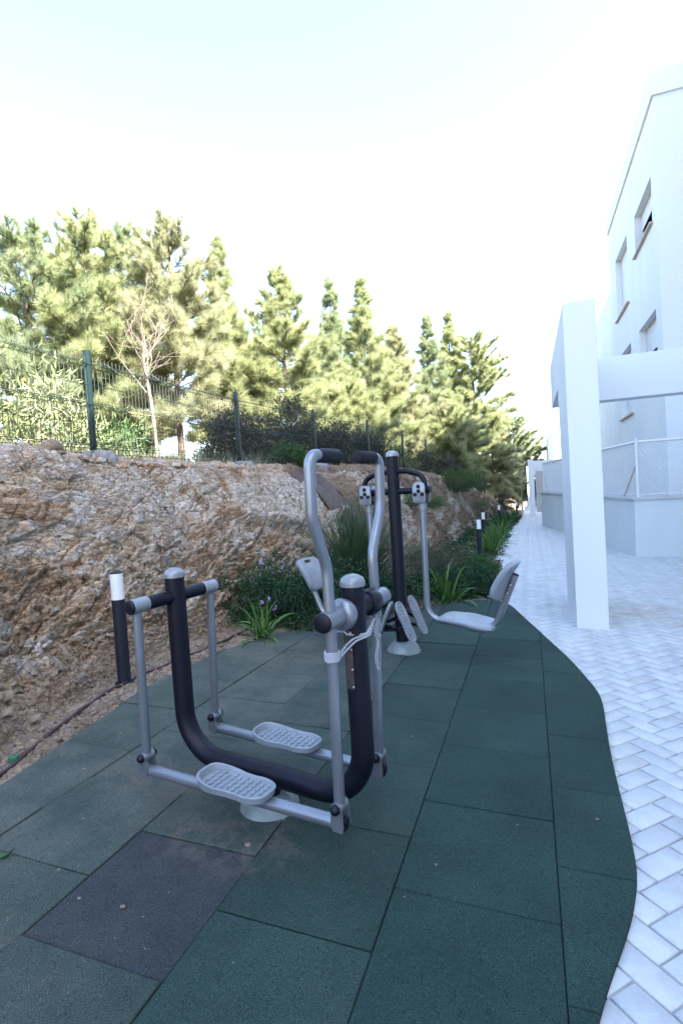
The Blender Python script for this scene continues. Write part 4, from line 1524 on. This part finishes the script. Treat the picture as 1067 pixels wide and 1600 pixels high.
for (x, y, top, rad, c0, shp, lb, mt, sd) in PINES:
    z0 = gnd(x, y) if y < 35.5 else -0.9
    pine(x, y, z0, top - z0 - 0.12, rad * (1.25 if shp == 'round' else 1.1), c0, sd * 13 + 1, lb, mt, shp,
         nbr={'cone': 180, 'spire': 190, 'round': 140}[shp], nn=88 if y < 18 else 66,
         droop=0.12 if sd in (13,) else 0.0, tr=0.14 if sd == 12 else 0.085)


def bare_tree(x, y, z0, H, label):
    rng = random.Random(8)
    t = thing('bare_tree', label, 'tree', (x, y, z0))
    tk, br = MB(), MB()
    top = Vector((-0.12, 0, H * 0.56))
    tk.tube([(0.03, 0, -0.1), (0.02, 0.01, H * .2), (-0.03, 0.02, H * .38), top], [0.036, 0.032, 0.028, 0.024], 12)
    tk.build('trunk', M['palebark'], t)
    def grow(p, d, L, r, lev):
        pts, rs = [p], [r]
        n = 5
        q = p.copy()
        for k in range(n):
            d = (d + Vector((rng.gauss(0, .16), rng.gauss(0, .16), rng.gauss(0.04, .10)))).normalized()
            q = q + d * L / n
            pts.append(q.copy()); rs.append(max(0.003, r * (1 - 0.75 * (k + 1) / n)))
            if lev < 3 and rng.random() < (0.75 if lev < 2 else .5):
                a = Vector((rng.gauss(0, 1), rng.gauss(0, 1), rng.gauss(0.3, .6)))
                grow(q.copy(), (d * 0.7 + a.normalized() * .75).normalized(), L * rng.uniform(.45, .7), max(.003, rs[-1] * .75), lev + 1)
        br.tube(pts, rs, 5, False)
    for k in range(9):
        a = k * 2.4
        f = rng.uniform(.72, 1)
        grow(Vector((-0.12 * f, 0, H * 0.56 * f)), Vector((math.cos(a) * .55, math.sin(a) * .55, rng.uniform(.8, 1.3))).normalized(), rng.uniform(.7, 1.3), 0.0105, 1)
    br.build('branches', M['palebark'], t)


bare_tree(-5.95, 7.5, gnd(-5.95, 7.5), 3.75, 'leafless pale grey young tree behind the fence between two posts')


def shrub(name, label, cat, x, y, z, rx, ry, rz, n, ll, lw, mat, seed, group=None, up=0.3, nstem=14, clump=26, lump=0.30, flowers=0, fmat='flower', zmin=0.02, stemmat='bark'):
    """leafy bush: leaves gathered in clumps through an uneven mound"""
    rng = np.random.default_rng(seed)
    t = thing(name, label, cat, (x, y, z), None, group)
    d = nrm(rng.normal(size=(clump, 3)))
    d[:, 2] = np.abs(d[:, 2])
    rr = rng.uniform(0.35, 0.95, (clump, 1)) ** 0.6
    cc = d * rr * np.array([rx, ry, rz])
    cr = rng.uniform(0.6, 1.15, clump) * lump * (rx + ry + rz) / 3 * 1.5
    k = rng.integers(0, clump, n)
    q = nrm(rng.normal(size=(n, 3))) * (rng.random((n, 1)) ** 0.45)
    P = cc[k] + q * cr[k][:, None] * np.array([1, 1, 0.85])
    P[:, 2] = np.where(P[:, 2] < zmin, zmin + np.abs(P[:, 2]) * .3, P[:, 2])
    out = rng.random(n) < 0.13                       # stray sprigs beyond the clumps
    P = np.where(out[:, None], cc[k] + q / np.maximum(.2, np.linalg.norm(q, axis=1, keepdims=True)) * cr[k][:, None] * rng.uniform(0.9, 1.75, (n, 1)) * np.array([1, 1, .9]), P)
    P[:, 2] = np.maximum(P[:, 2], zmin)
    D = nrm(q + 0.7 * rng.normal(size=(n, 3)) + np.array([0, 0, up]))
    L = rng.uniform(0.7, 1.2, n) * ll
    V, F = leaf_quads(P, D, L, L / ll * lw * rng.uniform(.8, 1.1, n), rng)
    r = np.repeat(np.clip(0.5 * rng.random(n) + 0.5 * rng.random(clump)[k], 0, 1), 2)
    np_mesh('foliage', V, F, M[mat], t, {'rnd': ('FACE', r)})
    st = MB()
    for i in range(nstem):
        c = cc[i % clump]
        st.tube([(c[0] * .1, c[1] * .1, -0.05), (c[0] * .45, c[1] * .45, c[2] * .6), tuple(c)], [0.010, 0.007, 0.003], 5, False)
    st.build('stems', M[stemmat], t)
    for i in range(flowers):
        c = cc[rng.integers(0, clump)]
        dd = nrm(np.array([0.5 + rng.normal() * .5, -0.9 + rng.normal() * .3, 0.7 + rng.normal() * .4]))
        p = np.array(c) + dd * np.mean(cr) * 0.95
        fl = MB()
        for a in range(9):
            o = rng.normal(size=3) * 0.011
            fl.dome(tuple(p + o), tuple(nrm(dd + rng.normal(size=3) * .5)), 0.0085, 0.004, 6, 2)
        fl.build('blossom', M[fmat], t)
    return t


shrub('oleander_shrub', 'pale leafy sunlit shrub with yellow blooms behind the first fence panel', 'shrub', -5.45, 4.75, gnd(-5.45, 4.75), 0.75, 0.80, 1.35, 2600, 0.145, 0.026, 'oleander', 1, None, 0.5, 18, 30, 0.30, 3, 'yflower', stemmat='palebark')
shrub('oleander_shrub', 'green lower shrub between the pale leafy one and the first post', 'shrub', -5.05, 5.55, gnd(-5.05, 5.55), 0.55, 0.5, 0.72, 1700, 0.10, 0.020, 'fern', 2, None, 0.5, 14, 24, 0.3, stemmat='palebark')
for i, (x, y, rx, rz, lb) in enumerate([
        (-5.05, 8.4, 0.50, 1.02, 'dark small leaved bush left of the second fence post'),
        (-4.75, 9.7, 0.72, 1.30, 'tall dark bush directly behind the third fence panel'),
        (-4.72, 11.2, 0.72, 1.22, 'dark bush behind the third fence post'),
        (-4.45, 12.2, 0.66, 1.05, 'thin grey brown bush just past the third fence post'),
        (-4.05, 13.9, 0.62, 0.95, 'thin grey brown bush close to the fourth fence post')]):
    shrub('dark_shrub', lb, 'shrub', x, y, gnd(x, y), rx * 1.1, rx * 1.25, rz * 1.2, 7500, 0.062, 0.026, 'darkleaf', 30 + i, 'dark bushes behind the fence', 0.4, 16, 34, 0.26)
shrub('green_shrub', 'fresh green shrub at the crest below the dark bushes', 'shrub', -4.05, 8.75, bank_z(-3.95, 8.75) - .02, 0.36, 0.42, 0.42, 1500, 0.075, 0.022, 'greenleaf', 41)
for i, (x, y, r, rz, m, lb) in enumerate([
        (-3.75, 15.6, 0.60, 0.95, 'greenleaf', 'green bush behind the fourth fence post'),
        (-3.35, 17.2, 0.60, 0.85, 'darkleaf', 'grey bush between the fifth and sixth fence posts'),
        (-2.85, 19.3, 0.55, 0.80, 'darkleaf', 'small grey bush at the sixth fence post'),
        (-2.35, 24.6, 0.55, 0.70, 'darkleaf', 'last dark bush at the low end of the fence'),
        (-1.25, 27.2, 0.50, 0.75, 'darkleaf', 'dark round bush where the bank meets the path')]):
    shrub('fence_shrub', lb, 'shrub', x, y, gnd(x, y), r, r, rz, 2400, 0.07, 0.026, m, 50 + i, 'bushes along the far fence', 0.4, 10, 26, 0.3)
shrub('fern_shrub', 'feathery light green shrub on the crest in front of the far fence', 'shrub', -2.12, 16.8, bank_z(-2.3, 16.8) - .05, 0.62, 0.7, 0.55, 3200, 0.15, 0.012, 'fern', 61, None, 0.9, 10, 20, 0.3)

# ground cover at the foot of the bank
GC = [
    (-2.52, 4.85, 0.52, 0.52, 0.60, 'dark green groundcover bush with purple flowers against the rock', 'lantana', 8),
    (-2.02, 5.15, 0.48, 0.45, 0.58, 'dark green bush behind the cross trainer handles', 'lantana', 5),
    (-1.62, 5.62, 0.42, 0.45, 0.44, 'dark green bush under the tall grass by the far post', 'lantana', 3),
    (-1.12, 6.45, 0.46, 0.42, 0.34, 'dark green bush right of the far machine post', 'lantana', 2),
    (-0.72, 6.85, 0.32, 0.48, 0.30, 'dark green bush spilling toward the path behind the seat', 'lantana', 0),
    (-0.82, 8.2, 0.32, 0.6, 0.26, 'loose green bush at the path edge below the bollard light', 'greenleaf', 0),
]
for i, (x, y, rx, ry, rz, lb, m, nf) in enumerate(GC):
    shrub('groundcover_shrub', lb, 'shrub', x, y, gz(x, y) - 0.02, rx, ry, rz, 7000, 0.034, 0.018, m, 70 + i, 'bushes at the foot of the bank', 0.45, 14, 56, 0.24, nf)
shrub('dry_shrub', 'dry brownish twiggy shrub on the slope beside the bollard light', 'shrub', -1.42, 7.6, bank_z(-1.45, 7.6) - .03, 0.55, 0.6, 0.50, 5200, 0.05, 0.006, 'dry', 81, None, 0.9, 18, 30, 0.28)
shrub('dry_shrub', 'green tinged twiggy shrub up the slope above the dry one', 'shrub', -1.72, 8.9, bank_z(-1.72, 8.9) - .03, 0.35, 0.5, 0.34, 3000, 0.045, 0.008, 'fern', 82, None, 0.9, 12, 26, 0.28)
for i, (y, t_, r, lb) in enumerate([(11.5, 0.50, 0.34, 'green weed patch clinging to the middle of the earth slope'), (13.0, 0.42, 0.34, 'weed patch lower on the slope toward the far bollard'),
                                    (9.8, 0.62, 0.30, 'weed tuft on the slope beside the hanging seat hub'), (17.0, 0.7, 0.42, 'green weed patch high on the far slope'), (19.5, 0.35, 0.4, 'weed tuft on the far slope near the third bollard')]):
    p = bank_point(y, t_)
    shrub('weed_patch', lb, 'plant', p.x, p.y, p.z - .05, r, r * 1.5, 0.16, 1500, 0.05, 0.018, 'fern', 90 + i, 'weeds on the earth slope', 0.6, 6, 22, 0.34)


def strap_plant(name, label, cat, x, y, z, n, L, Wd, mat, seed, group=None, arch=1.0, spread=0.9, seg=7):
    """clump of arching strap leaves"""
    rng = np.random.default_rng(seed)
    t = thing(name, label, cat, (x, y, z), None, group)
    Vs, Fs, R = [], [], []
    o = 0
    for i in range(n):
        az = rng.random() * 2 * PI
        el = math.radians(np.clip(90 - abs(rng.normal()) * 45 * spread, 12, 88))
        l = L * rng.uniform(.65, 1.12)
        d = np.array([math.cos(az) * math.cos(el), math.sin(az) * math.cos(el), math.sin(el)])
        p = np.array([rng.normal() * .03 * L / .4, rng.normal() * .03 * L / .4, -0.02])
        s = nrm(np.cross(d, np.array([math.sin(az) * .1, 0.05, 1.0])) + rng.normal(size=3) * .2)
        pts = []
        for k in range(seg + 1):
            f = k / seg
            w = Wd * (0.75 + 0.5 * f) * (1 - f ** 3) if f < 1 else 0.0005
            pts.append((p - s * w / 2, p + s * w / 2))
            d = nrm(d + np.array([0, 0, -0.42 * arch * (0.4 + f) / seg * 3]))
            p = p + d * l / seg
        for a, b in pts:
            Vs += [a, b]
        for k in range(seg):
            Fs.append((o + 2 * k, o + 2 * k + 1, o + 2 * k + 3, o + 2 * k + 2))
        R += [rng.random()] * seg
        o += 2 * (seg + 1)
    np_mesh('leaves', np.array(Vs), np.array(Fs, np.int32), M[mat], t, {'rnd': ('FACE', R)}, True)
    MB().dome((0, 0, -0.03), (0, 0, 1), 0.04 * L / .4, 0.05 * L / .4, 10, 4).build('root_crown', M[mat], t)
    return t


g = 'strap leaved lilies'
strap_plant('lily_plant', 'bright green strap leaved lily at the mat edge by the rock', 'plant', -2.30, 4.13, gz(-2.30, 4.13), 60, 0.42, 0.026, 'lily', 1, g, 1.35, 1.5)
strap_plant('lily_plant', 'bright green strap leaved lily between the far post and the seat', 'plant', -0.93, 6.12, gz(-0.93, 6.12), 70, 0.52, 0.032, 'lily', 2, g, 1.35, 1.25)
strap_plant('lily_plant', 'yellow green strap leaved clump by the path beyond the bollard light', 'plant', -0.80, 10.9, gz(-0.8, 10.9), 70, 0.62, 0.028, 'lily', 3, g, 0.9, 0.9)
strap_plant('lily_plant', 'strap leaved clump by the path below the second bollard light', 'plant', -0.84, 12.6, gz(-0.8, 12.6), 70, 0.60, 0.028, 'lily', 4, g, 0.9, 0.9)
strap_plant('lily_plant', 'strap leaved clump further along the planted path edge', 'plant', -0.86, 15.6, gz(-0.8, 15.6), 60, 0.60, 0.030, 'lily', 5, g, 0.9, 0.9)
for i, (x, y, lb) in enumerate([(-0.9, 18.6, 'green plant clump below the third bollard light'), (-0.75, 21.5, 'green plant clump past the third bollard light'), (-0.7, 24.5, 'last green plant clump before the far bollard')]):
    strap_plant('edge_plant', lb, 'plant', x, y, gz(x, y), 90, 0.6, 0.04, 'greenleaf', 20 + i, 'plants along the far path edge', 1.0, 1.0)
strap_plant('fountain_grass', 'large arching clump of fine dark green grass behind the far post', 'grass', -1.98, 5.95, gz(-1.98, 5.95) + 0.08, 1500, 1.15, 0.0085, 'grass', 7, None, 0.75, 0.80, 8)

def creeping_cover():
    rng = np.random.default_rng(77)
    P, K = [], []
    for i in range(19000):
        y = 4.45 + 22 * rng.random() ** 1.8
        xe, xb = I(y, Y_E, X_E), I(y, Y_B, X_B)
        u = rng.random() ** 0.8
        lim = 1.25 if y < 8 else 1.12
        x = xe + 0.05 + (xb - xe) * u * lim
        hgt = 0.16 * fbm(np.array([x * 3.0]), np.array([y * 3.0]), 3, 5)[0]
        if fbm(np.array([x * 2.2 + 9]), np.array([y * 2.2]), 3, 8)[0] < 0.42:
            continue
        P.append((x, y, bank_z(x, y) + hgt * rng.random() + 0.01))
    P = np.array(P)
    n = len(P)
    D = nrm(rng.normal(size=(n, 3)) + np.array([0.1, -0.2, 0.8]))
    far = np.clip(P[:, 1] / 8, 1, 2.5)
    V, F = leaf_quads(P, D, rng.uniform(.026, .05, n) * far, rng.uniform(.014, .024, n) * far, rng)
    stuff(np_mesh('creeping_cover', V, F, M['lantana'], None, {'rnd': ('FACE', np.repeat(rng.random(n), 2))}), 'low creeping leaves covering the planted strip', 'ground cover')
    # withered grass on the earth slope
    P = []
    for i in range(1500):
        y = 8.3 + 16 * rng.random() ** 1.4
        t_ = rng.random()
        if fbm(np.array([y * 1.6]), np.array([t_ * 3.5]), 3, 15)[0] < 0.5:
            continue
        p = bank_point(y, t_)
        for k in range(9):
            P.append((p.x + rng.normal() * .03, p.y + rng.normal() * .03, p.z - .01))
    P = np.array(P)
    n = len(P)
    D = nrm(rng.normal(size=(n, 3)) * .55 + np.array([0.35, 0, 0.8]))
    V, F, r_ = blades(P, D, rng.uniform(.06, .20, n), np.full(n, .006), rng, rng.random(n))
    stuff(np_mesh('dry_grass', V, F, M['dry'], None, {'rnd': ('FACE', r_)}), 'withered grass tufts over the earth slope', 'grass')


creeping_cover()


def undergrowth():
    rng = np.random.default_rng(88)
    P = []
    while len(P) < 5200:
        y = rng.uniform(2.5, 30)
        xf = I(y, Y_F, X_F)
        x = xf - 0.25 - 8.5 * rng.random() ** 1.3
        if fbm(np.array([x * 0.9]), np.array([y * 0.9]), 3, 25)[0] < 0.40:
            continue
        P.append((x, y, gnd(x, y)))
    P = np.repeat(np.array(P), 12, axis=0)
    n = len(P)
    P[:, :2] += rng.normal(size=(n, 2)) * 0.07
    D = nrm(rng.normal(size=(n, 3)) * .45 + np.array([0, 0, 0.9]))
    V, F, r_ = blades(P, D, rng.uniform(.12, .52, n) * np.clip(P[:, 1] / 12, .8, 1.3), np.full(n, .013), rng, rng.random(n))
    stuff(np_mesh('undergrowth', V, F, M['pine_c'], None, {'rnd': ('FACE', r_)}), 'sunlit grass and weeds under the pines beyond the fence', 'grass')


undergrowth()

# geotextile strip let down the bank
gt = []
n1, n2 = 40, 9
for i in range(n1):
    t_ = 1.0 - 0.86 * i / (n1 - 1)
    row = []
    for j in range(n2):
        y = 8.02 + (i / n1) * -0.35 + (j / (n2 - 1)) * (0.62 + 0.25 * (1 - i / n1)) + 0.03 * math.sin(i * .7)
        p = bank_point(y, t_)
        row.append(p)
    gt.append(row)
A = np.array([[tuple(p) for p in r] for r in gt])
for _ in range(3):
    A[1:-1] = (A[:-2] + A[1:-1] * 2 + A[2:]) / 4
    A[:, 1:-1] = (A[:, :-2] + A[:, 1:-1] * 2 + A[:, 2:]) / 4
A[:, :, 0] += 0.05; A[:, :, 2] += 0.045
A[:, 0, 2] -= 0.06; A[:, -1, 2] -= 0.06
idx = np.arange(n1 * n2).reshape(n1, n2)
F = np.stack([idx[:-1, :-1], idx[:-1, 1:], idx[1:, 1:], idx[1:, :-1]], -1).reshape(-1, 4)
gto = np_mesh('geotextile_strip', A.reshape(-1, 3), F, M['tarp'], None, None, True)
tag(gto, 'dark brown fabric strip laid down the bank between rock and earth slope', 'fabric strip')

# irrigation pipe along the foot
pts = [(-2.13, 0.6), (-2.24, 1.2), (-2.303, 1.669), (-2.427, 1.974), (-2.544, 2.332), (-2.645, 2.747), (-2.611, 3.229), (-2.539, 3.856), (-2.533, 4.15), (-2.55, 4.6)]
pp = MB().tube([(x, y, gz(x, y) + 0.024 + 0.004 * math.sin(i * 2.2)) for i, (x, y) in enumerate(chaikin(pts, 2))], 0.0095, 12)
po = thing('irrigation_pipe', 'brown irrigation pipe running along the foot of the rock', 'pipe', (0, 0, 0))
pp.build('pipe', M['pipe'], po)
MB().rod((-2.375, 1.80, gz(-2.37, 1.8) + 0.0), (-2.375, 1.80, gz(-2.37, 1.8) + 0.05), 0.024, 14, 0.004).build('valve', M['valve'], po)


# loose stone
def chips():
    rng = np.random.default_rng(4)
    V, F, = [], []
    o = 0
    base = np.array([(0, 0), (1, 0.1), (1.2, .7), (.5, 1), (-.1, .6)]) - np.array([.5, .5])
    for i in range(11000):
        y = rng.uniform(0.9, 8.2) if i < 7500 else 8.2 + 9 * rng.random() ** 1.5
        if i < 7500 and rng.random() < 0.6:
            r = rng.integers(8, 44)          # foot of the slope
        else:
            r = rng.integers(30, 22 + 199)
        j = int(np.argmin(abs(TY - y)))
        p = TP[r, j]
        if p[0] > I(y, Y_E, X_E) - 0.02:
            continue
        s = abs(rng.normal()) * 0.012 + 0.005
        if rng.random() < 0.03:
            s *= 2.6
        h = s * rng.uniform(.15, .45)
        a = rng.random() * 6.28
        ca, sa = math.cos(a), math.sin(a)
        q = base * s * rng.uniform(.6, 1.3, (5, 2))
        xy = np.stack([q[:, 0] * ca - q[:, 1] * sa, q[:, 0] * sa + q[:, 1] * ca], 1)
        til = rng.normal(size=2) * 0.35 + np.array([-0.35 if r > 34 else 0, 0])
        zb = xy @ til
        bot = np.column_stack([p[0] + xy[:, 0], p[1] + xy[:, 1], p[2] + zb - 0.002])
        top = np.column_stack([p[0] + xy[:, 0] * .85, p[1] + xy[:, 1] * .85, p[2] + zb + h])
        V += [bot, top]
        F += [(o + 5 + k, o + 5 + (k + 1) % 5, o + 5 + (k + 2) % 5) for k in (0,)] + [(o + 5, o + 7, o + 8), (o + 5, o + 8, o + 9)]
        for k in range(5):
            k2 = (k + 1) % 5
            F += [(o + k, o + k2, o + 5 + k2), (o + k, o + 5 + k2, o + 5 + k)]
        o += 10
    V = np.concatenate(V)
    ob = np_mesh('shale_chips', V, np.array(F, np.int32), M['stone'])
    stuff(ob, 'loose shale chips lying over the rock face and its foot', 'gravel')


chips()


def grit():
    rng = random.Random(9)
    mb = MB()
    spots = [(-1.223, 1.233, .007), (-1.0, 1.6, .010), (-1.70, 1.55, .005), (-1.75, 2.0, .006), (-2.0, 1.85, .006), (-2.1, 2.2, .007), (-0.62, 2.6, .004), (-0.1, 2.0, .003), (0.18, 2.12, .006), (-0.35, 1.7, .004), (-1.55, 1.3, .005), (-1.38, 1.22, .005)]
    for k in range(70):
        x = rng.uniform(-2.35, -1.0) if k < 50 else rng.uniform(-1.0, 0.1)
        spots.append((x, rng.uniform(0.95, 4.3), rng.uniform(.0015, .0035)))
    for x, y, s in spots:
        if not in_poly(x, y, OUT):
            continue
        z = gz(x, y) + 0.013
        rings = []
        a0 = rng.random() * 6
        for q, zz in ((.55, 0), (1, .25), (.9, .6), (.4, .85), (.05, .9)):
            rings.append([(x + s * q * 1.3 * math.cos(a0 + 2 * PI * k / 8) * rng.uniform(.9, 1.1), y + s * q * math.sin(a0 + 2 * PI * k / 8) * rng.uniform(.9, 1.1), z + s * zz) for k in range(8)])
        mb.loops(rings)
    stuff(mb.build('scattered_grit', M['pebble']), 'pale grit and pebbles scattered on the rubber tiles', 'gravel')


grit()

for i, (x, y, a, lb) in enumerate([(-1.79, 1.285, 0.3, 'fallen green leaf on the mat at the left edge, the upper one'), (-1.70, 1.18, -0.2, 'fallen green leaf on the mat at the left edge, the lower one')]):
    n = 8
    rings = []
    for k in range(n + 1):
        f = k / n
        w = 0.013 * math.sin(PI * min(1, f * .96 + .02)) ** .8
        px, py_ = x + 0.09 * (f - .5) * math.cos(a), y + 0.09 * (f - .5) * math.sin(a)
        nx, ny = -math.sin(a) * w, math.cos(a) * w
        zz = gz(x, y) + 0.017 + 0.02 * (f - .4) ** 2 * 4
        rings.append([(px - nx, py_ - ny, zz + .004), (px, py_, zz), (px + nx, py_ + ny, zz + .004), (px, py_, zz - .001)])
    tag(MB().loops(rings).build('fallen_leaf', M['fallen']), lb, 'leaf')

# a brown boulder on the crest
bz = bank_z(-3.92, 3.55)
bm = bmesh.new()
bmesh.ops.create_icosphere(bm, subdivisions=3, radius=1)
for v in bm.verts:
    n_ = 1 + 0.25 * math.sin(v.co.x * 3.1 + 1) * math.cos(v.co.y * 2.7) + 0.12 * math.sin(v.co.z * 7 + v.co.x * 5)
    v.co = Vector((v.co.x * 0.09 * n_, v.co.y * 0.15 * n_, v.co.z * 0.075 * n_))
me = bpy.data.meshes.new('boulder')
bm.to_mesh(me)
bm.free()
me.materials.append(M['stone'])
bo = bpy.data.objects.new('boulder', me)
C.objects.link(bo)
bo.location = (-3.92, 3.55, bz + 0.03)
tag(bo, 'brown boulder on the crest left of the first fence post', 'rock')

# ------------------------------------------------------------------ camera
F_PX, YAW, PITCH, ROLL, CH = 828.6217, -0.3420, -0.0366, -0.0624, 1.2494
ca, sa = math.cos(YAW), math.sin(YAW)
fw = Vector((sa * math.cos(PITCH), ca * math.cos(PITCH), math.sin(PITCH)))
r0 = Vector((ca, -sa, 0))
u0 = r0.cross(fw)
cr, sr = math.cos(ROLL), math.sin(ROLL)
rt, up = r0 * cr + u0 * sr, u0 * cr - r0 * sr
cd = bpy.data.cameras.new('camera')
cam = bpy.data.objects.new('camera', cd)
C.objects.link(cam)
mw = Matrix((rt, up, -fw)).transposed().to_4x4()
mw.translation = Vector((0, 0, CH))
cam.matrix_world = mw
cd.sensor_fit = 'VERTICAL'
cd.sensor_height = 36
cd.lens = F_PX / 1600 * 36
cd.clip_end = 2000
cd.clip_start = 0.05
bpy.context.scene.camera = cam

# ------------------------------------------------------------------ light
EL = math.radians(43)
AZ = math.atan2(0.88, -0.47)              # towards +X and a little behind the camera
w = bpy.data.worlds.new('World')
bpy.context.scene.world = w
w.use_nodes = True
nt = w.node_tree
sky = nt.nodes.new('ShaderNodeTexSky')
sky.sky_type = 'NISHITA'
sky.sun_disc = False
sky.sun_elevation = EL
sky.sun_rotation = AZ
sky.air_density = 1.0
sky.dust_density = 2.2
sky.ozone_density = 1.0
nt.links.new(sky.outputs[0], nt.nodes['Background'].inputs['Color'])
nt.nodes['Background'].inputs['Strength'].default_value = 0.10
sd = bpy.data.lights.new('sun', 'SUN')
sd.energy = 5.0
sd.angle = math.radians(0.5)
sd.color = (1.0, 0.94, 0.84)
so = bpy.data.objects.new('sun', sd)
C.objects.link(so)
to = Vector((math.sin(AZ) * math.cos(EL), math.cos(AZ) * math.cos(EL), math.sin(EL)))
so.rotation_euler = to.to_track_quat('Z', 'Y').to_euler()
vs_ = bpy.context.scene.view_settings
vs_.view_transform = 'Standard'
vs_.look = 'None'
vs_.exposure = 3.25
vs_.gamma = 1
